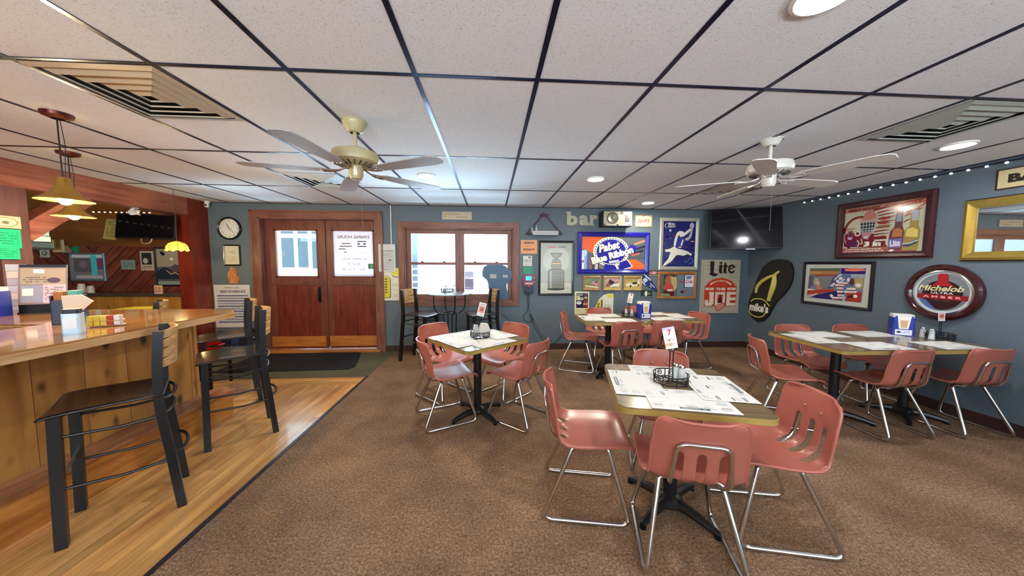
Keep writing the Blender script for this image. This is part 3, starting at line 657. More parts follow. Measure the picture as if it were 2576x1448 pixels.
def placemat(T, dx, dy, rot, lab, group, k=0, lift=0):
    o = bpy.data.objects.new('paper_placemat', MATM[k % 2]); COL.objects.link(o)
    a = math.radians(T[2]); b = math.radians(T[2] + rot)
    # the sheet's own centre sits at dx,dy in the table's frame
    cx, cy = .2, .135
    X = T[0] + dx * math.cos(a) - dy * math.sin(a) - (cx * math.cos(b) - cy * math.sin(b)); Y = T[1] + dx * math.sin(a) + dy * math.cos(a) - (cx * math.sin(b) + cy * math.cos(b))
    o.location = (X, Y, TZ + .0006 + lift * .0015); o.rotation_euler = (0, 0, b); tag(o, lab, 'placemat', group)
g1 = 'paper placemats on the front table'
placemat(T1, 0, .208, 180, 'white paper placemat at the far side of the front table', g1, 0)
placemat(T1, 0, -.208, 0, 'white paper placemat at the near side of the front table', g1, 1, 1)
placemat(T1, -.215, 0, -90, 'white paper placemat at the left side of the front table', g1, 1, 2)
placemat(T1, .215, 0, 90, 'white paper placemat at the right side of the front table', g1, 0, 3)
g2 = 'paper placemats on the small square table'
placemat(T2, 0, .205, 180, 'white placemat toward the window on the small square table', g2, 0)
placemat(T2, 0, -.205, 0, 'white placemat at the front right edge of the small square table', g2, 1, 1)
placemat(T2, -.21, 0, -90, 'white placemat at the front left edge of the small square table', g2, 1, 2)
placemat(T2, .21, 0, 90, 'white placemat at the far right edge of the small square table', g2, 0, 3)
g3 = 'paper placemats on the back wall table'
placemat(T3a, -.235, -.02, -90, 'white placemat at the left end of the back wall table', g3, 0, 1)
placemat(T3a, .06, -.20, 0, 'white placemat before the left back-turned chair at the back wall table', g3, 1, 2)
placemat(T3a, .0, .20, 180, 'white placemat at the wall side of the back wall table, left of the caddy', g3, 0, 0)
placemat(T3b, -.06, -.20, 0, 'white placemat before the right back-turned chair at the back wall table', g3, 1, 0)
placemat(T3b, -.02, .20, 180, 'white placemat at the wall side of the back wall table, right of the napkin box', g3, 0, 1)
placemat(T3b, .22, .0, 90, 'white placemat at the right end of the back wall table', g3, 1, 2)
g4 = 'paper placemats on the right wall table'
placemat(T4a, -.20, .06, -90, 'white placemat at the left end of the right wall table', g4, 0, 1)
placemat(T4a, .06, .235, 180, 'white placemat at the far side of the right wall table, near its left end', g4, 1, 0)
placemat(T4a, .10, -.235, 0, 'white placemat at the near side of the right wall table, left of the seam', g4, 0, 2)
placemat(T4b, -.10, .235, 180, 'white placemat at the far side of the right wall table, before the blue napkin box', g4, 1, 0)
placemat(T4b, .03, -.235, 0, 'white placemat at the near side of the right wall table, right of the seam', g4, 0, 1)
# ------------------------------------------------------------------ wire caddies, shakers, table cards, napkin boxes
M_shk = clear_mat('#dfe6ea', .55)
def caddy(x, y, rot, lab, z=TZ, card=None, cardh=.17, stem=.17, lean=8):
    t = thing('wire_caddy', lab, 'caddy', (x, y, z), (0, 0, rot), 'black wire condiment caddies')
    b = MB(); R = .092
    for zz, rr in ((.012, R), (.058, R + .003)): b.tube([(rr * math.cos(a * PI / 16), rr * math.sin(a * PI / 16), zz) for a in range(32)], .0036, M_iron, 6, closed=True)
    for k in range(8):
        a = 2 * PI * k / 8; b.tube([(R * math.cos(a), R * math.sin(a), .003), (R * math.cos(a), R * math.sin(a), .058)], .003, M_iron, 5)
        # scroll between the uprights
        P = []
        for j in range(14):
            th = j * .75; rr = .019 * (1 - j / 16); aa = a + PI / 8 + rr * math.cos(th) / R; P.append((R * math.cos(aa), R * math.sin(aa), .035 + rr * math.sin(th)))
        b.tube(P, .0026, M_iron, 5)
    for k in range(4):
        a = PI * k / 4; b.tube([(R * math.cos(a), R * math.sin(a), .012), (-R * math.cos(a), -R * math.sin(a), .012)], .002, M_iron, 5)
    b.build('wire_basket', t)
    h = MB()
    h.tube([(-.011, 0, .012), (-.009, 0, stem)], .0032, M_iron, 6); h.tube([(.011, 0, .012), (.009, 0, stem)], .0032, M_iron, 6)
    h.tube([(.022 * math.sin(a * PI / 8), 0, stem + .022 - .022 * math.cos(a * PI / 8)) for a in range(16)], .0032, M_iron, 6, closed=True); h.build('handle', t)
    if card:
        c = Art(.068, cardh, '#efe8e2', thick=.002)
        if card == '7':
            c.rect(0, 0, 1, .12, '#b9a8c0'); c.text('7', .55, .24, .26, '#c03a30', bold=.05); c.ell(.4, .6, .1, .05, '#b06a4a'); c.squig(.15, .5, .9, .64, 3, '#9a7a86', 4); c.rect(0, .72, .6, .9, '#d9b48a'); c.squig(.2, .75, .85, .86, 2, '#7c6a70', 9)
        else:
            c.squig(.12, .08, .88, .2, 1, '#b05848', 3, 1.); c.rect(.12, .25, .88, .75, '#d98a70'); c.ell(.5, .5, .25, .12, '#b04a3a'); c.squig(.15, .8, .85, .93, 2, '#8c8084', 4)
        c.mount(t, (-.034, -.004, stem + .012), (PI / 2 - .07, math.radians(-lean), 0), 'table_card')
    return t
def shaker(x, y, lab, z=TZ + .004, fill='#f2f2ee', hgt=.075):
    t = thing('shaker', lab, 'shaker', (x, y, z), group='glass table shakers')
    MB().lathe([(.0001, 0), (.021, 0), (.023, .004), (.019, hgt * .55), (.017, hgt)], M_shk, 14).build('jar', t)
    MB().lathe([(.0001, .003), (.019, .003), (.016, hgt * .6), (.0001, hgt * .6)], paint(fill, .8), 12).build('contents', t)
    MB().lathe([(.018, hgt), (.019, hgt + .008), (.015, hgt + .018), (.0001, hgt + .022)], M_chrome, 14).build('lid', t)
def napkins(x, y, rot, lab, z=TZ, w=.13, d=.11, h=.185):
    t = thing('napkin_dispenser', lab, 'napkin dispenser', (x, y, z), (0, 0, rot), 'blue napkin dispensers'); bl = paint('#1a2f96', .3, coat=.3)
    MB().prism(rrect(w, d, .012), 0, h * .86, bl).build('body', t)
    MB().prism(rrect(w * .96, d * .9, .02), h * .86, h, paint('#e6e4dc', .6)).build('napkin_stack', t)
    a = Art(w * .8, h * .92, '#1a2f96', thick=.003); a.poly([(.12, 0), (.88, 0), (.76, .66), (.24, .66)], '#ece7da'); a.poly([(.28, .22), (.72, .22), (.66, .6), (.34, .6)], '#d9a878'); a.rect(.04, .70, .96, .97, '#e4e8ee'); a.ell(.24, .83, .13, .06, '#26364a'); a.squig(.42, .76, .9, .9, 2, '#8a94a0', 2)
    a.mount(t, (-w * .4, -d / 2 - .0005, .004), (PI / 2, 0, 0), 'front_label')
ft = math.radians(10)
caddy(1.055, 1.775, math.radians(-10), 'black scroll wire caddy with a number 7 card on the front table', card='7', cardh=.125, stem=.19, lean=12)
shaker(1.10, 1.80, 'salt shaker in the front table caddy', TZ + .016); shaker(1.115, 1.765, 'pepper shaker in the front table caddy, half full of tan grains', TZ + .016, '#8a7a50'); 
caddy(-.105, 3.02, 0, 'black wire caddy with a photo card on the small square table', card='s', cardh=.13, stem=.20, lean=-14)
shaker(-.155, 3.01, 'dark pepper shaker in the caddy of the small square table', TZ + .016, '#4a3a30', .09); shaker(-.14, 3.055, 'salt shaker in the caddy of the small square table', TZ + .016)
nb = MB(); nb.prism([(-.055, 0), (.055, 0), (.048, .07), (.03, .115), (-.03, .125), (-.05, .08)], -.02, .02, paint('#d8cfc0', .6)); o = nb.build('sugar_packets', None, (-.065, 3.02, TZ + .014), (PI / 2, 0, .3), smooth=False); tag(o, 'bundle of pale sugar packets in the caddy of the small square table', 'packets')
caddy(1.835, 4.12, 0, 'black wire caddy with a white card on the back wall table', card='7', cardh=.135, stem=.185, lean=-12)
shaker(1.80, 4.13, 'brown pepper shaker in the caddy on the back wall table', TZ + .016, '#8a6a50'); shaker(1.87, 4.11, 'white salt shaker in the caddy on the back wall table', TZ + .016)
napkins(1.995, 4.04, 0, 'blue napkin dispenser on the back wall table', w=.15, d=.13, h=.215)
caddy(4.24, 2.72, 0, 'black wire caddy on the right wall table below the round red sign', card='s', cardh=.09, stem=.165, lean=0)
shaker(4.17, 2.79, 'grey pepper shaker on the right wall table, nearer the napkin box', TZ + .003, '#9a9484', .085); shaker(4.145, 2.71, 'white salt shaker on the right wall table', TZ + .003, '#f4f4f0', .085)
napkins(4.13, 2.93, math.radians(-40), 'blue napkin dispenser with a beer glass picture on the right wall table', w=.15, d=.14, h=.21)
# ------------------------------------------------------------------ bar stools
M_oakb = wood('oak_back_panel', '#a97c48', '#d6ad74', 'x', 4, .35, 8)
M_seatb = paint('#15141a', .25, coat=.4, name='black_wood_seat')
def make_stool(lab, group):
    t = thing('bar_stool', lab, 'bar stool', group=group)
    # saddle seat
    xs = [-.215, -.185, -.11, 0, .11, .185, .215]; ys = [-.165, -.14, -.06, .04, .14, .235, .265]; b = MB(); vs = []; fs = []
    for j, y in enumerate(ys):
        for x in xs:
            k = 1 - .10 * (1 if j in (0,) else 0); z = .694 + .010 * (x / .2) ** 2 - (.016 if j == 6 else .004 if j == 5 else 0); vs.append((x * k * (1.04 if j > 3 else .98), y, z))
    n = len(xs)
    for j in range(len(ys) - 1):
        for i in range(n - 1): fs.append((j * n + i, j * n + i + 1, (j + 1) * n + i + 1, (j + 1) * n + i))
    b.add(vs, fs, M_seatb); o = b.build('seat', t); m = o.modifiers.new('s', 'SOLIDIFY'); m.thickness = .018; m.offset = -1; m = o.modifiers.new('d', 'SUBSURF'); m.levels = 1; m.render_levels = 2
    for s in (-1, 1):
        MB().tube([(s * .168, .212, .68), (s * .175, .225, 0)], .021, M_black, 4, sq=True).build('leg', t, smooth=False)
        MB().tube([(s * .178, -.200, 0), (s * .176, -.168, .35), (s * .175, -.142, .60), (s * .174, -.138, .70), (s * .172, -.142, .86), (s * .170, -.155, 1.055)], .020, M_black, 4, sq=True).build('back_post', t, smooth=False)
    for z, y0 in ((.57, -.145), (.30, -.168)):
        for s in (-1, 1): MB().tube([(s * .172, .214, z), (s * .176, 0, z - .012), (s * .176, y0, z)], .008, M_black, 8).build('side_rail', t)
    MB().tube([(-.17, .215, .64), (.17, .215, .64)], .008, M_black, 8).build('front_rail', t); MB().tube([(-.175, .222, .34), (.175, .222, .34)], .009, M_chrome, 8).build('foot_rail', t)
    for z, y0, d in ((.33, -.165, .07), (.58, -.142, .045), (.665, -.15, .045)):
        MB().tube([(.174 * math.cos(a * PI / 10), y0 - d * math.sin(a * PI / 10), z) for a in range(11)], .009, M_black, 8).build('rear_hoop', t)
    # curved slatted back panel: four horizontal slats joined at the centre
    p = MB(); Z0, Z1 = .845, 1.058; K = 12
    def yb(x, z): return -.160 - (z - .9) * .07 - .045 * (1 - (x / .17) ** 2)
    def strip(x0, x1, z0, z1):
        n = max(2, int((x1 - x0) / .025)); vs = []; fs = []
        for i in range(n + 1):
            x = x0 + (x1 - x0) * i / n
            for (dz, dy) in ((z0, 0), (z1, 0), (z1, -.012), (z0, -.012)): vs.append((x, yb(x, dz) + dy, dz))
        for i in range(n):
            for q in range(4): fs.append((i * 4 + q, (i + 1) * 4 + q, (i + 1) * 4 + (q + 1) % 4, i * 4 + (q + 1) % 4))
        fs += [(0, 1, 2, 3), (n * 4 + 3, n * 4 + 2, n * 4 + 1, n * 4)]; p.add(vs, fs, M_oakb)
    sl = (Z1 - Z0 - .03) / 4
    for q in range(4):
        z = Z0 + q * (sl + .01); strip(-.168, -.055, z, z + sl); strip(.055, .168, z, z + sl)
        if q == 3: strip(-.168, .168, z + .02, z + sl)
    strip(-.055, .055, Z0, Z1 - .02)
    p.build('back_panel', t)
    c = MB()
    for s in (-1, 1): c.ball((s * .145, yb(.145, 1.035) + .002, 1.035), .008, M_black, 8, (1, .4, 1))
    c.build('bolt_heads', t); return t
gs = 'black bar stools with oak slatted backs'
st0 = make_stool('black bar stool with oak slatted back in the foreground, nearest the camera at the bar', gs)
ang = math.radians(220 - 90); st0.location = (-2.108, 1.94, 0); st0.rotation_euler = (0, 0, ang)
dup(st0, (-2.112, 2.78, 0), ang, 'second black bar stool from the camera, in front of the end of the bar', gs)
dup(st0, (-2.70, 3.46, 0), ang, 'third bar stool, at the corner of the bar in front of the schedule poster', gs)
dup(st0, (-3.50, 3.36, 0), ang, 'bar stool behind the far side of the counter, only its oak back showing', gs)
dup(st0, (-1.10, 4.86, 0), math.radians(-20 - 90), 'black stool at the left of the round table under the window', 'stools at the round window table')
dup(st0, (-.10, 4.88, 0), math.radians(200 - 90), 'black stool at the right of the round table under the window', 'stools at the round window table')
# round wrought pub table
t = thing('round_pub_table', 'tall round wrought iron table under the window', 'table', (-.625, 4.86, 0))
MB().lathe([(.0001, .985), (.31, .985), (.335, .99), (.335, 1.003), (.325, 1.006), (.0001, 1.006)], paint('#8fa3b0', .12, .2, name='grey_glazed_top'), 40).build('tabletop', t)
for k in range(4):
    a = math.radians(25 + 90 * k); c_, s_ = math.cos(a), math.sin(a)
    P = [(.245, .985), (.245, .86), (.235, .78), (.205, .725), (.16, .70), (.12, .695), (.10, .68), (.095, .5), (.11, .2), (.14, 0)]
    MB().tube(fillet([(r * c_, r * s_, z) for r, z in P], .02, 3), .009, M_iron, 8).build('leg', t)
for z, r in ((.70, .13), (.35, .10)): MB().tube([(r * math.cos(q * PI / 12), r * math.sin(q * PI / 12), z) for q in range(24)], .008, M_iron, 8, closed=True).build('ring', t)
caddy(-.665, 4.86, 0, 'small wire caddy on the round window table', z=1.006, stem=.09)
shaker(-.70, 4.88, 'red-capped shaker on the round window table', 1.01, '#7a4038', .09); shaker(-.55, 4.85, 'clear shaker on the round window table, right of the caddy', 1.007, '#e8e8ec', .10)

# ------------------------------------------------------------------ bar counter
M_ct = wood('glossy_oak_counter', '#94633a', '#c69762', 'y', 1.6, .12, 9, None, .11, 'x', .8, bvar=.16, gap=.01)
M_ctx = wood('oak_counter_edge', '#a87c4a', '#d3b084', 'y', 3, .3, 9)
BT = 1.035
bc = thing('bar_counter', 'knotty pine bar with a glossy oak counter and a foot step', 'bar counter', (-2.63, 1, 0)); o_ = bc.location
def L(x, y): return (x - o_.x, y - o_.y)
top = [(-2.17, -1.2), (-2.17, 2.81), (-2.32, 2.98), (-4.2, 2.98), (-4.2, 2.3), (-2.93, 2.27), (-2.87, -1.2)]
MB().prism([L(*p) for p in top], BT - .012, BT, M_ct).build('countertop', bc, smooth=False)
edge = [(-2.155, -1.2), (-2.155, 2.815), (-2.31, 2.995), (-4.2, 2.995), (-4.2, 2.29), (-2.93, 2.26), (-2.88, -1.2)]
MB().prism([L(*p) for p in edge], BT - .05, BT - .0115, M_ctx).build('edge_band', bc, smooth=False, bevel=.003)
MB().prism([L(*p) for p in ((-2.36, -1.2), (-2.36, 2.80), (-2.45, 2.93), (-3.9, 2.93), (-3.9, 2.4), (-2.75, 2.4), (-2.75, -1.2))], BT - .075, BT - .05, M_ctx).build('underframe', bc, smooth=False)
p = MB(); p.box((-.03, -2.2, 0), (0, 1.97, BT - .075), M_pine); p.box((-1.3, 1.94, 0), (-.03, 1.97, BT - .075), M_pinex); p.build('front_panel', bc, smooth=False)
MB().box((-.02, 1.955, 0), (.012, 1.985, BT - .075), wood('pine_corner', '#9a6a34', '#c08e50', 'z', 3, .4, 8)).build('corner_trim', bc, smooth=False, bevel=.003)
MB().box((0, -2.2, 0), (.178, 2.12, .228), M_oakr).build('step_riser', bc, smooth=False)
MB().box((-.002, -2.2, .228), (.198, 2.14, .252), M_oakt).build('step_tread', bc, smooth=False, bevel=.003)
h = MB(); h.tube(fillet([(.08, .62, BT - .08), (.08, .62, BT - .12), (.12, .62, BT - .12), (.12, .62, BT - .10)], .01), .005, M_chrome, 6); h.build('coat_hook', bc)
# things on the counter
def on(x, y): return (x, y, BT)
t = thing('napkin_caddy', 'dark bar caddy holding a paper plate and condiments on the counter', 'caddy', on(-2.80, 2.30), (0, 0, .5)); dk = paint('#1c1a38', .35)
b = MB(); W_ = .06; b.box((-W_, -.05, 0), (W_, .05, .008), dk); b.box((-W_, -.05, 0), (-W_ + .006, .05, .19), dk); b.box((W_ - .006, -.05, 0), (W_, .05, .19), dk); b.box((-W_, .044, 0), (W_, .05, .19), dk); b.box((-W_, -.05, 0), (W_, -.044, .16), dk); b.box((-.003, -.044, 0), (.003, .044, .17), dk); b.build('holder', t, smooth=False)
MB().box((-.05, -.035, .01), (-.01, .035, .215), paint('#a86a3a', .6)).build('menu_cards', t, smooth=False); MB().box((.01, -.035, .01), (.05, .03, .22), paint('#5fb0a8', .6)).build('menu_cards', t, smooth=False)
q = onY(172, 790, 2.22); t = MB(); t.prism([(-.015, -.06), (.02, -.06), (.11, .045), (.06, .09), (-.02, .085)], -.005, .005, paint('#e6d9c2', .6)); tag(t.build('paper_napkins', None, (q.x, q.y, q.z + .035), (PI / 2, 0, .5), smooth=False), 'fanned cream napkins sticking out beside the dark bar caddy', 'napkins')
t = thing('napkin_holder', 'pale blue napkin holder standing on the counter', 'napkin holder', on(-2.40, 1.98), (0, 0, .5)); MB().prism(rrect(.07, .06, .01), 0, .115, paint('#c9e2f2', .25, coat=.4)).build('body', t, smooth=False); MB().box((-.025, -.034, .03), (.025, -.03, .09), paint('#f4f8fb', .4)).build('label_panel', t, smooth=False)
MB().prism(rrect(.06, .05, .008), .115, .14, paint('#1d2030', .5)).build('lid', t, smooth=False)
t = thing('sweetener_rack', 'small wire rack of yellow and red sweetener packets on the counter', 'rack', on(-2.44, 2.17), (0, 0, .4))
b = MB(); 
for z in (.01, .04): b.tube([(-.075, -.03, z), (.075, -.03, z), (.075, .03, z), (-.075, .03, z)], .002, M_chrome, 5, closed=True)
b.build('wire_rack', t)
for i, c in enumerate(('#d8c848', '#d8c848', '#e8dc70', '#c03c30', '#e8e4e0')):
    q = MB(); 
    for k in range(4): q.box((-.07 + i * .029, -.025 + k * .012, .012), (-.045 + i * .029, -.021 + k * .012, .072), paint(c, .6))
    q.build('packets', t, smooth=False)
napkins(-3.72, 2.60, .4, 'blue napkin dispenser at the left edge of the photo on the bar', z=BT, w=.15, d=.14, h=.22)
# clear stand with flyers and taped notes
t = thing('flyer_stand', 'leaning stand covered with flyers and notes behind the bar caddy', 'display stand', (-3.60, 2.80, BT), (0, 0, .45))
a = Art(.25, .32, '#8d7f86', thick=.006); a.rect(.04, .1, .96, .5, '#b0a296'); a.rect(.3, .12, .52, .22, '#f2f2f6'); a.rect(.05, .52, .5, .95, '#9aa0c0'); a.rect(.08, .6, .3, .78, '#f4f4fa'); a.rect(.5, .5, .97, .97, '#cfc0d4'); a.squig(.54, .56, .93, .9, 7, '#6a5c8a', 5); a.ell(.72, .4, .14, .07, '#5a4a6c'); a.squig(.1, .3, .6, .46, 3, '#6a5e62', 8); a.rect(.02, 0, .98, .07, '#222638')
a.mount(t, (-.125, 0, .07), (math.radians(82), 0, 0), 'flyers'); MB().box((-.13, -.01, 0), (.13, .10, .01), M_black).build('base', t, smooth=False)
MB().box((-.125, -.002, .01), (.125, .008, .075), M_black).build('riser', t, smooth=False)
b = MB(); b.box((-.11, 0, 0), (.11, .04, .008), M_black); 
# back bar: ledge, knotty pine wall below, things on it
sbox('wall_ledge', (-6.6, 5.03, 0), (XL - .18, 5.07, .955), M_pinex)
sbox('trim_8', (-6.6, 4.985, .955), (XL - .18, DW, 1.0), paint('#4a463a', .25, coat=.5))
for i, (px, w, h_, lab, c) in enumerate(((205, .09, .13, 'white salt tub on the dark ledge under the cyan-striped picture', '#dcd8d6'), (228, .08, .10, 'clear glass mug on the dark ledge right of the salt tub', '#c4c8c4'))):
    q = onY(px, 724, 5.1); MB().lathe([(.0001, 0), (w / 2, 0), (w / 2.2, h_ * .7), (w / 3, h_), (.0001, h_)], paint(c, .3), 14).build('tub' if i == 0 else 'glass_mug', None, (q.x, 5.1, 1.0)); tag(bpy.data.objects['tub' if i == 0 else 'glass_mug'], lab, 'tub' if i == 0 else 'mug')
t = thing('yellow_table', 'yellow-topped tall table behind the bar near the red wood wall', 'table', (-4.02, 3.85, 0)); MB().prism(rrect(.36, .4, .04), .895, .925, paint('#c9bd3c', .4)).build('tabletop', t, smooth=False); MB().lathe([(.2, 0), (.2, .02), (.03, .05), (.03, .895)], M_black, 20).build('pedestal', t)
# television over the back bar, sign papers, hanging stained glass lamp
t = thing('television', 'dark television hanging above the bar ledge at the left', 'television', (-4.68, 4.72, 1.93), (math.radians(-12), 0, math.radians(18)))
MB().box((-.30, -.02, -.17), (.30, .03, .17), paint('#14141a', .35)).build('housing', t, smooth=False, bevel=.006); MB().box((-.288, -.023, -.158), (.288, -.019, .158), paint('#0c0b10', .12)).build('screen', t, smooth=False)
MB().tube([(0, .03, 0), (0, .12, .25)], .02, M_iron, 8).build('wall_arm', t)
MB().tube(fillet([(-.05, 0, -.17), (-.04, .0, -.24), (.04, 0, -.23), (.06, 0, -.17)], .03), .008, paint('#8a7a70', .4), 8).build('cable', t)
t = Art(.15, .30, '#a89c5a'); t.squig(.15, .1, .85, .9, 9, '#6c6430', 3); o = t.mount(None, (-5.36, 4.82, 1.77), (math.radians(82), math.radians(6), .1), 'yellow_notice'); tag(o, 'yellow paper notice hanging left of the bar television', 'notice')
M_amber = paint('#ffd640', .3, emit=1.6, var=.25, scale=14, name='amber_art_glass')
q = onY(445, 613, 4.45)
t = thing('stained_glass_lamp', 'yellow stained glass pendant lamp in front of the red wood wall', 'pendant lamp', (q.x, 4.45, 1.61))
b = MB(); b.lathe([(.155, 0), (.165, .03), (.15, .08), (.11, .13), (.05, .158), (.015, .165)], M_amber, 16)
vs = b.v; b.build('lamp_shade', t)
b = MB()
for k in range(8):
    a = 2 * PI * k / 8; c_, s_ = math.cos(a), math.sin(a); b.tube([(r * c_, r * s_, z) for r, z in ((.157, 0), (.167, .03), (.152, .08), (.112, .13), (.052, .16))], .0035, M_iron, 5)
for r, z in ((.167, .03), (.152, .08), (.112, .13)): b.tube([(r * math.cos(k * PI / 8), r * math.sin(k * PI / 8), z + (.008 if k % 2 else -.008)) for k in range(16)], .003, M_iron, 5, closed=True)
b.build('lead_came', t); MB().tube([(0, 0, .16), (0, 0, (H - 1.612) / .66)], .004, paint('#3a2a18', .5), 6).build('chain', t)
for k in range(8):
    a = 2 * PI * (k + .5) / 8; MB().ball((.155 * math.cos(a), .155 * math.sin(a), -.005), .028, M_amber, 8, (1, 1, .8)).build('glass_scallop', t)
t.scale = (.66, .66, .66)
l = bpy.data.lights.new('lamp_bulb', 'POINT'); l.energy = 5; l.color = (1, .8, .35); l.shadow_soft_size = .05; o = bpy.data.objects.new('lamp_bulb', l); COL.objects.link(o); o.location = (q.x, 4.45, 1.56)
# two pendant lamps above the bar
M_shade = paint('#b08a3c', .25, .6, name='brass_shade'); M_bulb = paint('#ffe9b0', .4, emit=70., var=0, name='warm_bulb')
M_cop = paint('#5a1c14', .35, .5)
def pendant(x, y, lab):
    t = thing('pendant_lamp', lab, 'pendant lamp', (x, y, 0), group='two pendant lamps above the bar')
    MB().lathe([(.03, H - .035), (.065, H - .02), (.07, H - .001)], M_cop, 20).build('canopy', t)
    b = MB(); b.tube([(-.004, 0, H - .03), (-.004, 0, 1.98)], .004, M_iron, 6); b.tube([(.012, 0, H - .03), (.03, 0, H - .2), (.012, 0, 1.98)], .002, M_iron, 6); b.build('cord', t)
    MB().lathe([(.028, 1.98), (.034, 1.96), (.034, 1.93), (.05, 1.905), (.07, 1.875), (.118, 1.838), (.121, 1.834), (.116, 1.836), (.066, 1.868), (.045, 1.898), (.03, 1.925)], M_shade, 32).build('lamp_shade', t)
    MB().ball((0, 0, 1.845), .034, M_bulb, 12, (1, 1, 1.1)).build('bulb', t)
    l = bpy.data.lights.new('pendant_glow', 'POINT'); l.energy = 42; l.color = (1, .72, .36); l.shadow_soft_size = .04; o = bpy.data.objects.new('pendant_glow', l); COL.objects.link(o); o.location = (x, y, 1.79)
pendant(-2.728, 2.271, 'brass cone pendant lamp nearest the camera above the bar counter'); pendant(-3.60, 3.044, 'brass cone pendant lamp farther back above the bar counter')
# things pinned on the post at the far left
def onpost(px0, py0, px1, py1, x=XL + .002):
    a = onX(px0, py0, x); b = onX(px1, py1, x); return a, b
for nm, (x0, y0, x1, y1), bg, cat, lab, dx in (('green_notice', (-20, 573, 56, 624), '#1fb588', 'notice', 'upper bright green notice pinned on the post at the left edge', .012), ('green_notice', (-8, 618, 52, 652), '#1fb588', 'notice', 'lower bright green notice pinned on the post at the left edge', .016),
                              ('oval_plaque', (-30, 538, 54, 576), '#b7b09c', 'plaque', 'pale plaque above the green notices on the post', .02)):
    a = onX(x0, y0, XL + dx); b = onX(x1, y1, XL + dx); w = b.y - a.y; h_ = a.z - b.z
    A = Art(w, h_, bg); 
    if cat == 'notice': A.squig(.1, .15, .9, .85, 5, '#127c5c', 7)
    else: A.ell(.5, .5, .42, .4, '#8b8270'); A.ell(.5, .5, .36, .32, '#c8c2ae'); A.ell(.5, .55, .12, .14, '#6d6554')
    tag(A.mount(None, (XL + dx - .003, a.y, b.z), (PI / 2, 0, PI / 2), nm), lab, cat)
st = thing('paper_strip_board', 'tall strip of layered papers hanging down the post below the green notices', 'papers', (XL + .004, 3.17, .95))
for k in range(7):
    MB().box((0, 0, .02 + k * .065), (.004 + .002 * (k % 3), .13, .082 + k * .065), paint(('#9aa0c4', '#8a8cb0', '#b0a8b8')[k % 3], .5)).build('paper', st, smooth=False)
# pictures on the plank wall
def pic(px0, py0, px1, py1, lab, fw, fc, draw, bg='#c8c4b8', y=DW, rot=RB, name='framed_picture', cat='picture', tilt=0, **kw):
    o, w, h = bw(px0, py0, px1, py1, y); A = Art(w - 2 * fw, h - 2 * fw, bg, thick=.004, rough=kw.pop('prough', .2)); draw(A); return framed(lab, cat, o, w, h, fw, fc, A, rot, name, tilt=tilt, **kw)
def d_pic1(A): A.rect(0, 0, 1, .12, '#dde6ea'); A.rect(.05, .15, .6, .7, '#6f6a74'); A.rect(.6, .02, .78, .98, '#4fd8e0'); A.rect(.8, .15, 1, .6, '#4c5c9c'); A.rect(.82, .2, .95, .5, '#a04050'); A.rect(.1, .84, .95, .97, '#c9c5cf'); A.ell(.35, .4, .12, .15, '#8f7f8c')
pic(176, 636, 270, 706, 'framed picture with a bright cyan stripe on the plank wall', .025, '#5d7f8c', d_pic1, '#8d8a92')
def d_pic2(A): A.rect(0, 0, 1, .5, '#a7a08e'); A.rect(0, .5, 1, .9, '#5b6268'); A.poly([(.1, .1), (.2, .06), (.3, .14), (.22, .2)], '#1a2440'); A.ell(.5, .28, .06, .04, '#fff6e4'); A.poly([(0, .62), (.25, .5), (.5, .6), (.75, .45), (1, .55), (1, .85), (0, .85)], '#2c3848'); A.poly([(.45, .5), (.6, .42), (.85, .5), (.8, .62), (.5, .66)], '#5c5664'); A.line([(.3, .6), (.45, .7), (.6, .66), (.7, .72)], .012, '#cfc4a0'); A.rect(0, .9, 1, 1, '#8fa6a0')
pic(389, 622, 479, 719, 'tall black framed poster of a grey scene on the plank wall near the red return', .022, '#0e1830', d_pic2, '#8a9288')
pic(352, 631, 389, 680, 'small black and white print on the plank wall left of the tall poster', .004, '#b8b4ac', lambda A: (A.rect(.1, .08, .9, .7, '#34383c'), A.ell(.4, .5, .2, .15, '#c8c4bc'), A.squig(.1, .76, .9, .92, 2, '#6a5c50', 2)), '#c9bfae', depth=.006)
pic(305, 653, 343, 678, 'small grey framed card in the middle of the plank wall', .004, '#4b5458', lambda A: A.squig(.1, .15, .9, .85, 6, '#5f7a78', 4), '#8ea6a2', depth=.008)
pic(100, 625, 128, 648, 'little square cream photo pinned high on the plank wall at the left', .003, '#2a2420', lambda A: (A.ell(.5, .5, .3, .3, '#7d8a7c'), A.ell(.45, .45, .12, .12, '#d8d4c4')), '#c9c6b4', depth=.006)
pic(388, 717, 411, 739, 'small pink label card on the ledge front under the tall poster', .001, '#c49c88', lambda A: A.squig(.1, .2, .9, .8, 4, '#9a5c50', 4), '#d8b09c', depth=.003, y=4.98)
def cut(poly, px0, py0, px1, py1, col, nm, lab, cat, y=DW, th=.01, extra=None):
    o, w, h = bw(px0, py0, px1, py1, y); m = paint(col, .5) if isinstance(col, str) else col; b = MB(); b.prism([(u * w, (1 - v) * h) for u, v in poly], 0, th, m)
    q = b.build(nm, None, o, RB, smooth=False); tag(q, lab, cat); return q
t = thing('tall_wall_card', 'tall cream and yellow card leaning on the plank wall behind the pendant lamps', 'card', onY(138, 634, 5.2)); 
A = Art(.16, .33, '#cdbf9c'); A.rect(.15, .1, .75, .9, '#9a8038'); A.rect(.25, .2, .65, .8, '#6c5a2c'); A.mount(t, (-.02, 0, 0), (PI / 2, 0, 0), 'panel')
cut([(0, .3), (.4, 0), (.6, .1), (1, .05), (.8, .45), (1, .6), (.6, 1), (.3, .8)], 178, 618, 205, 637, '#1f8f6a', 'green_pennant', 'small green ragged pennant beside the tall card on the plank wall', 'pennant')
cut([(0, 0), (1, .95), (0, 1)], 158, 600, 182, 636, '#c2baa4', 'triangular_pennant', 'pale triangular pennant hanging beside the tall yellow card', 'pennant')
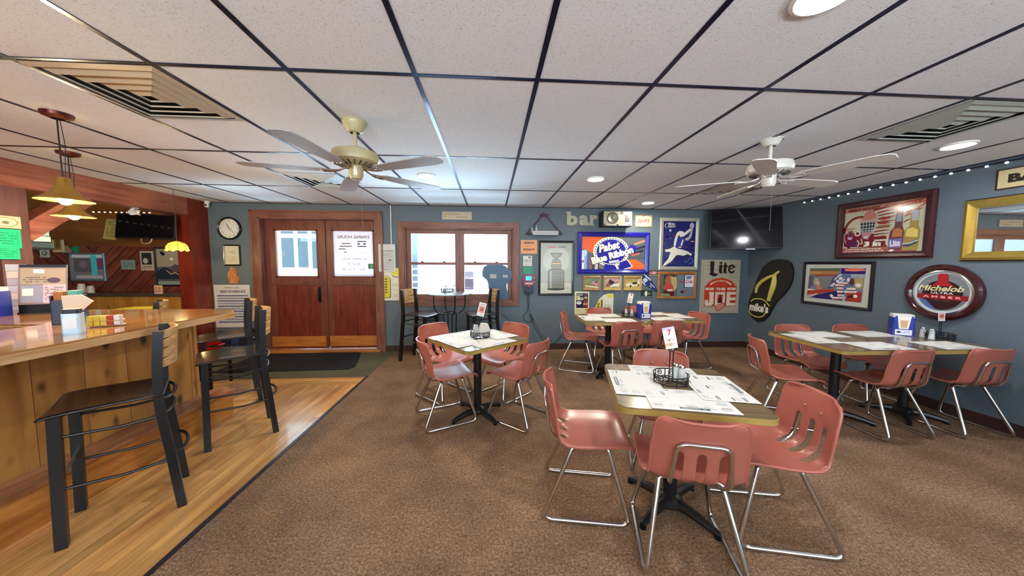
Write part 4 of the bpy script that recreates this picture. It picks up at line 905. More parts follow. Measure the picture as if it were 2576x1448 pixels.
o_, w, h = bw(52, 628, 78, 664); tag(MB().lathe([(.0001, 0), (w / 2 + .05, 0), (w / 2 + .05, .012), (.0001, .014)], paint('#b5a63c', .5), 28).build('round_yellow_sign', None, o_ + Vector((w / 2, 0, h / 2)), RB), 'round yellow sign on the plank wall behind the post', 'sign')
q = onY(80, 622, 3.5)
t = thing('box_stack', 'stack of pale blue and white boxes on a bracket beside the post', 'boxes', q)
for k in range(3): MB().box((-.09 + .01 * k, -.08, k * .06), (.09 - .01 * k, .08, k * .06 + .052), paint(('#3c4f58', '#bfe0ea', '#a9c6d4')[k], .5)).build('box', t, smooth=False)
MB().box((-.1, 3.36 - q.y, -.02), (.1, .09, 0), M_black).build('bracket', t, smooth=False)
# white wad and light string under the beam
t = thing('light_string', 'string of small warm bulbs above the bar room', 'string lights', onY(235, 533, 4.45)); q0 = onY(235, 533, 4.45); q1 = onY(376, 533, 4.45)
MB().tube([(0, 0, .012), (q1.x - q0.x, 0, .012)], .003, M_iron, 5).build('wire', t)
Mb2 = paint('#ffd9b8', .4, emit=.9, var=0)
for k in range(11): MB().ball(((q1.x - q0.x) * k / 10, 0, 0), .011, Mb2, 8, (1, 1, .8)).build('bulb', t)
t = MB(); r = random.Random(2)
q = onY(333, 530, 4.38)
for k in range(7): t.add([(r.uniform(-.07, .07), r.uniform(-.04, .04), r.uniform(-.06, .06)) for _ in range(4)], [(0, 1, 2), (0, 2, 3), (0, 3, 1), (1, 3, 2)], paint('#c3c6d2', .5))
tag(t.build('crumpled_paper', None, q, smooth=False), 'crumpled white paper ornament hanging among the small bulbs', 'ornament')
# red trays on a low black stand past the far end of the bar
q = onZ(522, 880, .44); sx, sy = q.x - .10, q.y + .06
t = thing('low_stand', 'low black stand behind the bar stools, under the red trays', 'stand', (sx, sy, 0))
MB().box((-.2, -.16, .40), (.2, .16, .42), M_black).build('stand_top', t, smooth=False)
for x in (-.18, .18):
    for y in (-.14, .14): MB().box((x - .012, y - .012, 0), (x + .012, y + .012, .40), M_black).build('leg', t, smooth=False)
for k, (x, y, z) in enumerate(((sx - .03, sy + .02, .484), (sx + .0, sy - .01, .421))):
    bt = MB(); hh = .055; P0 = rrect(.28, .2, .03); P1 = rrect(.33, .25, .03); n = len(P0)
    bt.add([(x_, y_, 0) for x_, y_ in P0] + [(x_, y_, hh) for x_, y_ in P1], [tuple(range(n - 1, -1, -1))] + [(i, (i + 1) % n, n + (i + 1) % n, n + i) for i in range(n)], paint('#c8251c', .35)); bt.tube([(x_, y_, hh) for x_, y_ in P1], .006, paint('#c8251c', .35), 6, closed=True)
    tag(bt.build('red_tray', None, (x, y, z)), ('upper red plastic tray on the low stand behind the bar stools', 'lower red plastic tray on the low stand behind the bar stools')[k], 'tray', 'red plastic trays')
t = thing('gumball_machine', 'dark blue machine standing on the floor under the schedule poster', 'machine', (-3.93, 5.14, 0)); MB().prism(rrect(.36, .26, .03), 0, .42, paint('#101a3c', .35)).build('body', t, smooth=False, bevel=.006); MB().box((.02, -.137, .12), (.13, -.129, .36), paint('#2a3c70', .3)).build('front_plate', t, smooth=False)
MB().ball((.0, -.14, .3), .02, M_chrome, 8).build('knob', t); MB().ball((.03, -.14, .18), .018, M_chrome, 8).build('knob', t)
# dark floor mat
tag(MB().prism([(-3.66, 4.34), (-1.95, 4.40), (-1.90, 4.52), (-2.10, 5.22), (-2.16, 5.25), (-3.66, 5.22)], 0, .010, carpet_mat('dark_mat', '#15151a', '#24242a', '#33333a', .1)).build('door_mat', None, (0, 0, .0005), smooth=False), 'dark grey door mat lying in front of the double doors', 'door mat')
# ------------------------------------------------------------------ back wall, left of the doors
o, w, h = bw(551, 545, 607, 604)
t = thing('wall_clock', 'round black-rimmed wall clock left of the doors', 'clock', o + Vector((w / 2, 0, h / 2)), RB); R = .175
MB().lathe([(R, 0), (R, .03), (R - .012, .04), (R - .024, .032), (R - .027, .018)], paint('#10121c', .25), 40).build('rim', t); MB().lathe([(.0001, .0), (R - .024, .0), (R - .024, .016), (.0001, .016)], paint('#dcdcd8', .4), 40).build('dial', t)
A = Art(.0001, .0001, '#dcdcd8', thick=.00001); A.w = 2 * R; A.h = 2 * R; A.z = .0165
for k in range(12):
    a = math.radians(90 - 30 * (k + 1)); A.text(str(k + 1), .5 + .345 * math.cos(a), .5 - .345 * math.sin(a), .09, '#6c6e74')
A.mount(t, (-R, -R, 0), (0, 0, 0), 'numerals')
b = MB()
for ang_, Lh, wd in ((118, .085, .008), (-47, .12, .005)):
    a = math.radians(ang_); c_, s_ = math.cos(a), math.sin(a); b.tube([(-.02 * c_, -.02 * s_, .021), (Lh * c_, Lh * s_, .021)], wd / 2, paint('#15161c', .4), 5)
b.build('hands', t)
pic(562, 615, 608, 668, 'small black framed certificate under the clock', .02, '#141014', lambda A: (A.squig(.25, .26, .75, .45, 4, '#9a9484', 3), A.squig(.2, .55, .8, .85, 5, '#aaa494', 5)), '#cfc8b4', cat='certificate', name='framed_certificate')
# carved mitten shaped piece
t = thing('wooden_mitten_plaque', 'carved wooden mitten-shaped plaque below the certificate', 'plaque', bw(573, 670, 605, 713)[0], RB); o, w, h = bw(573, 670, 605, 713)
P = [(.15, 1), (.12, .8), (.02, .6), (.05, .35), (.2, .2), (.35, .02), (.55, .03), (.75, .15), (.85, .35), (.8, .5), (.92, .6), (1, .72), (.9, .9), (.8, 1)]
b = MB(); b.prism([(u * w, (1 - v) * h) for u, v in P], 0, .018, wood('carved_pine', '#a8663a', '#c98a54', 'y', 6, .5, 5)); b.build('body', t, smooth=False, bevel=.003)
b = MB(); b.tube([(w * .5, h * .9, .018), (w * .72, h * .8, .019), (w * .62, h * .6, .019)], .003, paint('#5a3018', .6), 5); b.build('carved_line', t)
o, w, h = bw(538, 716, 634, 822)
A = Art(w, h, '#cfcdd6'); A.text('DETROIT LIONS', .5, .07, .035, '#30406a', bold=.02, wu=.4); A.text('2023 SCHEDULE', .52, .155, .06, '#2b3a66', bold=.03, wu=.72)
for i in range(11):
    v = .24 + i * .062; A.rect(.08, v, .95, v + .026, '#4a5a8c' if i % 2 == 0 else '#7d88ac'); A.squig(.1, v + .032, .93, v + .05, 1, '#8e94ac', i)
o2 = A.mount(None, o, RB, 'schedule_poster'); tag(o2, 'white schedule poster with blue rows left of the doors', 'poster')
# security camera
q = onY(530, 513, DW); t = thing('security_camera', 'small white dome camera in the ceiling corner left of the clock', 'camera', (q.x, DW - .06, H))
MB().cyl((0, 0, -.03), .035, .03, M_white).build('mount', t); MB().ball((0, -.01, -.06), .035, M_white, 14).build('body', t); MB().ball((.005, -.04, -.062), .016, paint('#0b0c10', .1), 10).build('lens', t)
# papers between door and window
o, w, h = bw(953, 614, 997, 683)
A = Art(w, h, '#c4c8cc'); A.rect(.1, .2, .9, .88, '#b2b8bd'); A.squig(.12, .22, .88, .27, 1, '#5c6470', 3); A.squig(.15, .34, .6, .42, 2, '#8a929a', 6); A.rect(.6, .56, .74, .6, '#20242a'); A.rect(.52, .66, .6, .68, '#50545c'); A.squig(.1, .9, .9, .94, 1, '#4c525c', 8)
tag(A.mount(None, o + Vector((0, -.025, 0)), RB, 'paper_notice'), 'grey printed notice hanging over the right door casing', 'notice')
def seltz(A, full=True):
    A.rect(0, 0, 1, 1, '#d9d6c4'); A.ell(.82, 0.02, .26, .14, '#d8cf3a'); A.poly([(.56, .1), (.7, .17), (.86, .19), (1, .18), (1, .2), (.86, .215), (.68, .19)], '#26282c')
    P = [(.08, .24), (.12, .17), (.44, .17), (.5, .24), (.5, .84), (.45, .9), (.13, .9), (.08, .84)]; A.poly([(u + .035, v + .015) for u, v in P], '#20242c'); A.poly(P, '#cfc440'); A.rect(.13, .135, .42, .17, '#b8bcc0'); [A.rect(.24, .24 + .09 * k, .36, .29 + .09 * k, '#5a5830') for k in range(6)]
    A.squig(.6, .40, .93, .52, 3, '#9c9c8c', 4); A.squig(.64, .60, .9, .66, 2, '#a8a898', 5); A.squig(.64, .78, .92, .88, 3, '#a8a898', 8)
o, w, h = bw(957, 682, 1007, 755); A = Art(w, h, '#d9d6c4'); seltz(A); tag(A.mount(None, o + Vector((0, -.012, 0)), RB, 'seltzer_poster'), 'cream poster with a yellow can hanging by the right door casing', 'poster')
# slogan board above the window
o, w, h = bw(1112, 532, 1187, 553); A = Art(w, h, '#b9a98c', thick=.014); A.squig(.14, .2, .62, .46, 1, '#95815a', 3, .95); A.squig(.42, .55, .86, .82, 1, '#95815a', 8, .95)
for u, v in ((.09, .35), (.09, .6), (.92, .15)): A.ell(u, v, .012, .045, '#6c5a3c')
tag(A.mount(None, o, RB, 'slogan_board'), 'small tan slogan board above the window', 'sign')
# blue metal figure hanging in the window
o, w, h = bw(1210, 664, 1290, 752, DW + .02); P = [(.04, .22), (.08, .08), (.2, .02), (.45, .02), (.6, 0), (.78, .06), (.85, .14), (.97, .2), (1, .3), (.93, .45), (.83, .5), (.80, .62), (.82, .75), (.86, 1), (.2, 1), (.24, .75), (.22, .55), (.18, .45), (.05, .35)]
t = thing('window_sign', 'dark blue cut-out sign back hanging in the right window', 'sign', o, RB); b = MB(); b.prism([(u * w, (1 - v) * h) for u, v in P], 0, .02, paint('#3c5f80', .4)); b.build('panel', t, smooth=False, bevel=.003)
for u0, v0, u1, v1 in ((.28, .28, .48, .40), (.68, .30, .84, .38)): MB().box((u0 * w, (1 - v1) * h, .02), (u1 * w, (1 - v0) * h, .023), paint('#a3a7a4', .5)).build('sticker', t, smooth=False)
# mirrored lettering sheet on the right door glass (seen from the inside)
o = Vector((-2.555, YD + .012, 1.24)); w, h = .62, .72
def transl(col, amt=.5):
    m, nt, b, N, Lk = nodes('translucent_sheet'); tr = N('ShaderNodeBsdfTranslucent'); tr.inputs[0].default_value = lin(col); x = N('ShaderNodeMixShader'); x.inputs[0].default_value = amt; nz = N('ShaderNodeTexNoise'); nz.inputs['Scale'].default_value = 8
    b.inputs['Base Color'].default_value = lin(col); Lk(b.outputs[0], x.inputs[1]); Lk(tr.outputs[0], x.inputs[2]); Lk(x.outputs[0], nt.nodes['Material Output'].inputs[0]); return m
A = Art(w, h, transl('#d8cace', .8), thick=.0006)
A.text('DINING HOURS', .5, .12, .07, '#8a6a72', bold=.03, mirror=True, wu=.82, shear=-.15)
for v, u0, u1 in ((.26, .2, .42), (.32, .15, .45), (.38, .12, .3)): A.rect(u0, v, u1, v + .022, '#5a5a2c')
for v, u0, u1 in ((.21, .6, .83), (.32, .6, .83)): A.rect(u0, v, u1, v + .022, '#2c2c34')
for u0 in (.6, .75): A.rect(u0, .26, u0 + .07, .29, '#2c2c34')
A.squig(.6, .46, .86, .48, 1, '#b8a8ae', 3); A.rect(.26, .45, .31, .475, '#3c3c40'); A.text('No Waiting Hours', .53, .62, .045, '#8a727a', bold=.02, mirror=True, wu=.62); A.text('4 or 7', .5, .73, .055, '#6a5a62', mirror=True, wu=.3); A.text('Sat   1 or 4', .5, .85, .055, '#6a5a62', mirror=True, wu=.56)
tag(A.mount(None, o, RB, 'hours_sheet'), 'white hours sheet with mirrored lettering on the right door glass', 'sheet')
A = Art(.105, .085, '#1f7f6a', thick=.001); A.ell(.5, .5, .12, .16, '#9fd0c4'); tag(A.mount(None, (-2.02, YD + .009, 1.355), RB, 'green_sticker'), 'small green sticker at the right edge of the right door glass', 'sticker')
# triangular cord shelf
o, w, h = bw(1324, 536, 1412, 592)
t = thing('hanging_shelf', 'small triangular cord-hung shelf above the orange sign', 'shelf', (o.x, DW, o.z)); wd = paint('#4a3238', .6)
b = MB(); b.box((0, -.12, .012), (w, -.005, .03), wd); b.build('shelf_board', t, smooth=False)
for s in (0, 1): MB().tube([(w * (.03 + .94 * s), -.06, .03), (w * .5, -.012, h)], .011, wd, 4, sq=True).build('side_strut', t, smooth=False)
MB().box((w * .38, -.02, h - .06), (w * .62, 0, h - .01), wd).build('hanger_block', t, smooth=False)
A = Art(.42, .065, '#a9abb0', thick=.01); A.squig(.08, .28, .92, .74, 1, '#90949c', 5, .95); A.mount(t, (.09, -.122, -.005), RB, 'nameplate')
for i, (dx, cc) in enumerate(((.09, '#8fa0ac'), (.16, '#b4c0c8'))):
    b = MB(); b.lathe([(.0001, 0), (.022, 0), (.022, .07), (.01, .10), (.01, .125), (.0001, .125)], paint(cc, .15), 12); tag(b.build('glass_bottle', None, (o.x + dx, DW - .06, o.z + .03)), ('small glass bottle at the left end of the triangular shelf', 'clear pointed bottle second on the triangular shelf')[i], 'bottle', 'bottles on the triangular shelf')
# orange sign, SJU plate, green note, handheld console
def simple(px0, py0, px1, py1, bg, draw, nm, lab, cat, th=.006, dy=0):
    o, w, h = bw(px0, py0, px1, py1); A = Art(w, h, bg, thick=th); draw(A); q = A.mount(None, o + Vector((0, -dy, 0)), RB, nm); tag(q, lab, cat); return q
simple(1310, 603, 1351, 638, '#dd9450', lambda A: (A.poly([(.22, .14), (.78, .14), (.8, .2), (.78, .28), (.22, .28), (.2, .2)], '#6a3420'), A.squig(.25, .16, .76, .27, 1, '#c88a50', 6, .6), A.poly([(.15, .6), (.2, .63), (.8, .63), (.85, .6), (.85, .72), (.8, .76), (.2, .76), (.15, .72)], '#5a2418'), A.squig(.22, .65, .8, .75, 1, '#c07a44', 9, .6), A.squig(.35, .42, .7, .5, 1, '#a05c30', 4), A.squig(.4, .82, .6, .88, 1, '#8a4424', 4)), 'orange_sign', 'orange wall sign just right of the window', 'sign')
simple(1316, 643, 1338, 669, '#c9ccc0', lambda A: (A.text('SJU', .48, .5, .34, '#4a5860', wu=.75), A.rect(.6, .08, .85, .22, '#203c70'), A.squig(.1, .84, .7, .93, 1, '#30343a', 6)), 'licence_plate', 'small white SJU plate under the orange sign', 'plate')
simple(1317, 671, 1340, 688, '#128c66', lambda A: A.squig(.1, .2, .9, .8, 3, '#0d7a58', 6), 'green_note', 'small green note between the SJU plate and the console', 'note', .002)
o, w, h = bw(1314, 690, 1345, 736)
t = thing('wall_game_console', 'red and blue battery-lit gadget mounted on the wall below the green note', 'gadget', o, RB)
b = MB(); b.prism([(.15 * w, 0), (.85 * w, 0), (.9 * w, .42 * h), (w, .55 * h), (w, .85 * h), (.85 * w, h), (.15 * w, h), (0, .85 * h), (0, .55 * h), (.1 * w, .42 * h)], 0, .05, paint('#7a2a3a', .35)); b.build('body', t, smooth=False, bevel=.004)
MB().box((.15 * w, 0, .02), (.85 * w, .40 * h, .062), paint('#10183c', .3)).build('holder_pocket', t, smooth=False, bevel=.003)
MB().box((.25 * w, .68 * h, .05), (.72 * w, .92 * h, .053), paint('#2aa8e8', .2, emit=.6)).build('display', t, smooth=False)
MB().box((.2 * w, .48 * h, .05), (.8 * w, .56 * h, .054), paint('#c8b8c0', .4)).build('label_strip', t, smooth=False)
MB().ball((.5 * w, .38 * h, .062), .012, paint('#ff2a18', .4, emit=1.), 8).build('red_lamp', t)
for v in (.6, .8): MB().ball((.92 * w, v * h, .05), .012, paint('#d8b8c0', .3), 8).build('button', t)
# hanging cables
b = MB()
def wpath(L_): return [onY(x, y, DW - .012 - .01 * (i % 2)) for i, (x, y) in enumerate(L_)]
b.tube(fillet(wpath([(1329, 736), (1332, 765), (1324, 785), (1316, 795), (1318, 805), (1336, 810), (1340, 800), (1331, 788), (1336, 805), (1348, 828), (1368, 858), (1378, 868)]), .03, 3), .004, M_black, 6)
b.tube(fillet(wpath([(1325, 736), (1328, 770), (1333, 784), (1345, 812), (1365, 845), (1396, 862)]), .03, 3), .003, M_black, 6); tag(b.build('hanging_cable'), 'black looped cable hanging down the wall under the gadget', 'cable')
b = MB(); b.tube(fillet(wpath([(1385, 868), (1400, 858), (1416, 838), (1422, 825)]), .03, 3), .004, M_black, 6); tag(b.build('hanging_cable'), 'black cable rising behind the left end of the back wall table', 'cable')
b = MB(); b.tube(fillet(wpath([(1265, 790), (1290, 815), (1310, 835)]), .03, 3), .003, M_black, 6); tag(b.build('hanging_cable'), 'thin cable on the wall right of the round table stools', 'cable')
# trophy poster
def d_trophy(A):
    A.rect(0, 0, 1, .68, '#a3a79a'); A.ell(.5, .35, .42, .28, '#b9bcae'); A.rect(0, .8, 1, 1, '#c3c4b8')
    A.text('Coors', .36, .082, .045, '#b03a30', bold=.04, shear=.3, wu=.28); A.text('LIGHT', .67, .082, .036, '#30343a', bold=.02, wu=.28)
    g = '#7d7866'; g2 = '#928c78'; k = '#2c2a28'
    A.poly([(.3, .2), (.7, .2), (.64, .26), (.56, .3), (.44, .3), (.36, .26)], k); A.poly([(.32, .21), (.68, .21), (.62, .255), (.55, .29), (.45, .29), (.38, .255)], g2); A.rect(.44, .29, .56, .34, g)
    for v0, v1, r in ((.33, .385, .13), (.385, .43, .15), (.43, .475, .17), (.475, .515, .15)): A.rect(.5 - r, v0, .5 + r, v1, k); A.rect(.5 - r + .012, v0 + .005, .5 + r - .012, v1 - .004, g2 if v0 != .385 else '#c4a860')
    A.poly([(.24, .56), (.3, .515), (.7, .515), (.76, .56), (.76, .93), (.24, .93)], k); A.poly([(.26, .57), (.31, .525), (.69, .525), (.74, .57), (.74, .92), (.26, .92)], g); A.ell(.5, .92, .29, .025, k)
    for v in (.6, .68, .76, .84): A.rect(.26, v, .74, v + .006, k); A.squig(.28, v - .05, .72, v - .01, 2, '#5c584c', int(v * 100))
    A.squig(.75, .895, .92, .91, 1, '#40403c', 3); A.rect(.3, .55, .36, .9, '#a8a490')
pic(1355, 605, 1442, 742, 'black framed trophy cup poster right of the window', .035, '#15151c', d_trophy, '#a9ac9f', cat='poster', name='framed_poster')
# bar letters, three separate slab letters
M_let = paint('#b4b39c', .6, var=.2, scale=25)
for ch, px0, px1, py0, py1, lab in (('b', 1424, 1455, 532, 567, 'first'), ('a', 1455, 1482, 541, 567, 'second'), ('r', 1482, 1505, 541, 567, 'third')):
    o, w, h = bw(px0, py0, px1, py1); vs, fs, x0, y0, x1, y1 = text_mesh(ch, .045); b = MB(); sx, sy = w * .86 / (x1 - x0), h / (y1 - y0)
    P = [((x - x0) * sx + w * .07, (y - y0) * sy) for x, y in vs]; n = len(P)
    from collections import Counter
    ec = Counter()
    for f in fs:
        for i in range(len(f)): ec[(f[i], f[(i + 1) % len(f)])] += 1
    bd = [e_ for e_ in ec if (e_[1], e_[0]) not in ec]
    b.add([(x, y, .012) for x, y in P] + [(x, y, 0) for x, y in P], [tuple(f) for f in fs] + [tuple(n + i for i in f[::-1]) for f in fs] + [(a, n + a, n + c2, c2) for a, c2 in bd], M_let)
    if ch == 'b': b.box((-.01, h * .9, 0), (w * .25, h, .0125), M_let)
    if ch == 'r': b.box((-.0, 0, 0), (w * .52, h * .12, .0125), M_let)
    if ch == 'r': b.box((-.0, h * .88, 0), (w * .2, h, .0125), M_let)
    if ch == 'a': b.box((w * .75, 0, 0), (w * 1.02, h * .12, .0125), M_let)
    tag(b.build('wall_letter', None, o, RB, smooth=False), 'pale distressed letter %s, the %s letter of the wall word' % (ch, lab), 'letter', 'three wall letters')
# projector-like speaker cube
o, w, h = bw(1516, 530, 1588, 570, DW - .18)
t = thing('wall_speaker', 'grey faced speaker box with a round driver under the ceiling', 'speaker', (o.x, DW, o.z)); fc = paint('#8d8c7c', .4, var=.15)
MB().box((0, -.20, 0), (w, -.005, h), paint('#171a34', .5)).build('cabinet', t, smooth=False, bevel=.006); MB().box((.01, -.21, .01), (w - .005, -.20, h - .01), fc).build('front_plate', t, smooth=False, bevel=.003)
MB().lathe([(.088, 0), (.092, .008), (.084, .014), (.075, .008), (.03, .002), (.018, .012), (.0001, .014)], paint('#5f5e52', .35, .3), 32).build('driver', t, (w * .33, -.21, h * .54), RB)
for u, v, r in ((.64, .85, .024), (.93, .86, .012), (.06, .12, .012), (.5, .1, .014), (.9, .12, .01)): MB().cyl((0, 0, 0), r, .006, paint('#15151c', .4), 14).build('port', t, (w * u, -.21, h * v), RB)
MB().box((w * .76, -.216, h * .3), (w * .9, -.21, h * .75), paint('#2a2a26', .4)).build('horn_slot', t, smooth=False); MB().box((w * .6, -.215, h * .15), (w * .72, -.21, h * .38), paint('#b8a868', .4)).build('badge', t, smooth=False)
# Stroh's style rounded sign
o, w, h = bw(1597, 541, 1639, 571); t = thing('rounded_beer_sign', 'cream rounded sign with red script beside the speaker', 'sign', o, RB)
P = [(0, .12), (.12, .04), (.38, .02), (.42, -.05), (.58, -.05), (.62, .02), (.88, .04), (1, .12), (1, .8), (.93, .9), (.7, .97), (.3, .97), (.07, .9), (0, .8)]
b = MB(); b.prism([(u * w, (1 - v) * h) for u, v in P], 0, .014, paint('#a89c78', .4)); b.build('backing', t, smooth=False)
A = Art(w, h, '#a89c78', thick=.001, z0=.0128); A.k = 8; A.poly([(.05 + .9 * u, .04 + .92 * max(v, .03)) for u, v in P], '#d9d3b8'); A.text("Stroh's", .5, .46, .34, '#b83a26', bold=.02, shear=.3, wu=.66, rot=5); A.text('BEER', .76, .66, .1, '#b83a26', wu=.18); A.squig(.2, .78, .8, .84, 1, '#b0a888', 4); A.ell(.5, .0, .09, .1, '#9a6a44'); A.mount(t, (0, 0, 0), (0, 0, 0), 'face')
# blue ribbon bottle cap mirror
def d_pbr(A):
    A.rect(0, 0, 1, 1, '#5c6468'); A.poly([(0, 0), (.35, 0), (.3, .62), (0, .36)], '#dd5a1c'); A.poly([(.62, 1), (.66, .62), (.8, .62), (1, .86), (1, 1)], '#e2662c'); A.poly([(.64, 0), (1, 0), (1, .7), (.72, .7), (.66, .4)], '#4d565c')
    for i, (u, v) in enumerate(((.82, .2), (.84, .36), (.8, .5))): A.poly([(u, v), (u + .18, v - .12), (u + .18, v - .05), (u + .02, v + .05)], '#20242c' if i else '#c07a58')
    A.poly([(.78, .54), (.92, .48), (.92, .54), (.8, .6)], '#b0605c')
    for i, c in enumerate(('#d8dcea', '#7ca0d0', '#4a5a8c', '#8c5a50', '#3a3440', '#d8d8dc', '#2a2030')): A.rect(.0 + i * .042, .42 + .07 * i if i < 4 else .55, .042 + i * .042, 1, c)
    A.poly([(.03, .42), (.07, .4), (.09, .5), (.06, .62), (.03, .58)], '#a8d0ec'); A.rect(0, .62, .035, .98, '#eceef4'); A.rect(0, .72, .035, .8, '#c04048')
    for k in range(4): A.rect(.22 + k * .03, .8, .235 + k * .03, .98, '#8c8478')
    nv = '#1b1590'; wt = '#ecead8'
    A.ring(.465, .46, .285, .05, wt, 44, rv=.46); z = A.nz()
    for k in range(34):
        a = 2 * PI * k / 34
        A.poly([(.465 + .262 * math.cos(a + q) , .46 - .42 * math.sin(a + q)) for q in (-.045, .045)] + [(.465 + .245 * math.cos(a + q), .46 - .393 * math.sin(a + q)) for q in (.045, -.045)], '#101018', z)
    A.ell(.465, .46, .232, .375, nv, 40); A.poly([(.6, .8), (.72, .7), (.8, .93), (.68, 1), (.6, 1)], nv); A.line([(.72, .7), (.81, .92), (.68, 1)], .014, wt); A.poly([(.36, .84), (.56, .88), (.6, 1), (.36, 1)], nv); A.line([(.54, .86), (.58, 1)], .03, wt)
    A.poly([(.78, .24), (.88, .3), (.86, .44), (.76, .5), (.7, .4)], '#2a1f9c')
    A.text('Pabst', .44, .31, .27, '#12104a', bold=.07, rot=13, wu=.36, shear=.2); A.text('Pabst', .435, .3, .25, wt, bold=.045, rot=13, wu=.33, shear=.2)
    A.text('Blue Ribbon', .49, .58, .25, '#12104a', bold=.1, rot=16, wu=.71); A.text('Blue Ribbon', .485, .57, .22, wt, bold=.06, rot=16, wu=.68); A.text('BEER', .52, .76, .07, wt, bold=.04, rot=8, wu=.17)
pic(1453, 583, 1630, 688, 'large blue framed beer sign with an orange corner and round cap emblem', .075, '#1c1a8c', d_pbr, cat='sign', name='framed_beer_sign', depth=.035, frough=.2)
# silver framed player poster
def d_play(A):
    A.rect(0, 0, 1, 1, '#161a60'); r = random.Random(4)
    for k in range(40): u, v = r.random(), .3 + .7 * r.random(); A.rect(u * .9, v * .95, u * .9 + .08, v * .95 + .03, r.choice(['#3a2c60', '#5c2c50', '#223a78', '#4a3a6c', '#6c2c3c']), A.z + .0003)
    A.k = 3; wt = '#d5d6c8'; s = '#a8abb8'
    A.text('BUD', .26, .065, .045, wt, bold=.03, shear=.3, wu=.2); A.text('LIGHT', .26, .115, .04, wt, bold=.03, shear=.3, wu=.24); A.ring(.2, .1, .15, .015, wt, 20, a0=60, a1=230, rv=.07); A.ell(.22, .2, .035, .03, s)
    A.poly([(.42, .26), (.5, .21), (.62, .22), (.66, .26), (.6, .28), (.52, .29), (.46, .33), (.46, .4), (.44, .52), (.38, .56), (.34, .52), (.36, .4)], wt)
    A.ell(.88, .09, .07, .065, s); A.poly([(.5, .3), (.62, .27), (.82, .15), (.87, .17), (.8, .24), (.66, .32), (.54, .35)], wt); A.poly([(.87, .15), (.92, .15), (.88, .34), (.78, .42), (.68, .41), (.7, .37), (.8, .33)], s)
    A.poly([(.45, .36), (.62, .33), (.68, .42), (.64, .56), (.5, .6), (.4, .54)], '#2a3390'); A.poly([(.6, .4), (.64, .4), (.6, .53), (.55, .54)], wt)
    A.poly([(.36, .55), (.46, .6), (.6, .62), (.78, .66), (.92, .72), (.9, .76), (.78, .72), (.66, .76), (.5, .74), (.42, .76), (.3, .88), (.1, .98), (.02, 1), (.08, .92), (.18, .84), (.26, .68), (.1, .67), (.08, .63), (.24, .6)], wt)
    A.line([(.66, .84), (.74, .92), (.8, .88), (.86, .8), (.92, .82), (.96, .9), (.84, .94)], .008, '#5a86d8'); A.poly([(.5, .9), (.66, .8), (.74, .98), (.5, .98)], '#182070'); A.ell(.92, .44, .05, .012, '#ff9a80'); A.ell(.54, .57, .06, .012, '#ffb0a8')
pic(1660, 547, 1753, 679, 'silver framed blue poster of a leaping ball player', .06, '#bdbcae', d_play, cat='poster', name='framed_poster', depth=.03, frough=.25, metal=.4)
def photo(px0, px1, bg, s, lab, dr):
    pic(px0, 694, px1, 730, lab, .03, wood('frame_wood_%d' % s, '#8c6232' if s == 3 else '#a5803c', '#b98c4c' if s == 3 else '#ccb06a', 'x', 8, .35, 5), dr, bg, cat='photograph', name='framed_photograph')
photo(1467, 1510, '#7c8c5c', 3, 'first of the three small framed photographs, with a green ground', lambda A: (A.rect(0, .7, 1, 1, '#98946c'), A.poly([(.32, .5), (.5, .15), (.7, .08), (.9, .2), (.92, .35), (.6, .3), (.42, .55)], '#5f7a78'), A.poly([(.4, .62), (.55, .32), (.8, .3), (.96, .45), (.94, .65), (.8, .76), (.5, .68)], '#c08a8c'), A.ell(.82, .4, .1, .08, '#6a3c4c'), A.poly([(.04, .66), (.95, .86), (.92, .96), (.04, .76)], '#ddd8b4'), A.line([(.08, .6), (.7, .68)], .012, '#5a4438')))
photo(1518, 1562, '#b59c96', 5, 'middle of the three small framed photographs, with a dark shape over white', lambda A: (A.rect(0, .8, 1, 1, '#b8a468'), A.poly([(.22, .35), (.34, .12), (.5, .28), (.62, .32), (.6, .5), (.4, .68), (.25, .55)], '#4a1c24'), A.poly([(.04, .85), (.1, .55), (.25, .4), (.4, .6), (.3, .8)], '#7c5054'), A.poly([(.35, .82), (.5, .6), (.75, .5), (.98, .46), (1, .72), (.85, .84)], '#dadad0'), A.rect(.5, .82, .85, .88, '#6a6458'), A.line([(.6, .48), (.9, .44)], .012, '#5a2c30')))
photo(1569, 1613, '#b8a15c', 7, 'third of the three small framed photographs, with a white car, beside the pennant', lambda A: (A.rect(0, .0, 1, .3, '#a8925a'), A.poly([(.84, .5), (.86, .14), (1, .1), (1, .6)], '#d8cfa4'), A.poly([(.02, .68), (.08, .5), (.3, .46), (.5, .56), (.8, .58), (.84, .72), (.6, .8), (.1, .8)], '#dcd6b4'), A.poly([(.46, .56), (.5, .4), (.62, .42), (.7, .32), (.8, .44), (.78, .58), (.6, .6)], '#2c1c20'), A.ell(.66, .34, .05, .07, '#c49a78'), A.ell(.36, .76, .07, .09, '#2c2620'), A.ell(.9, .7, .06, .07, '#4a4030')))
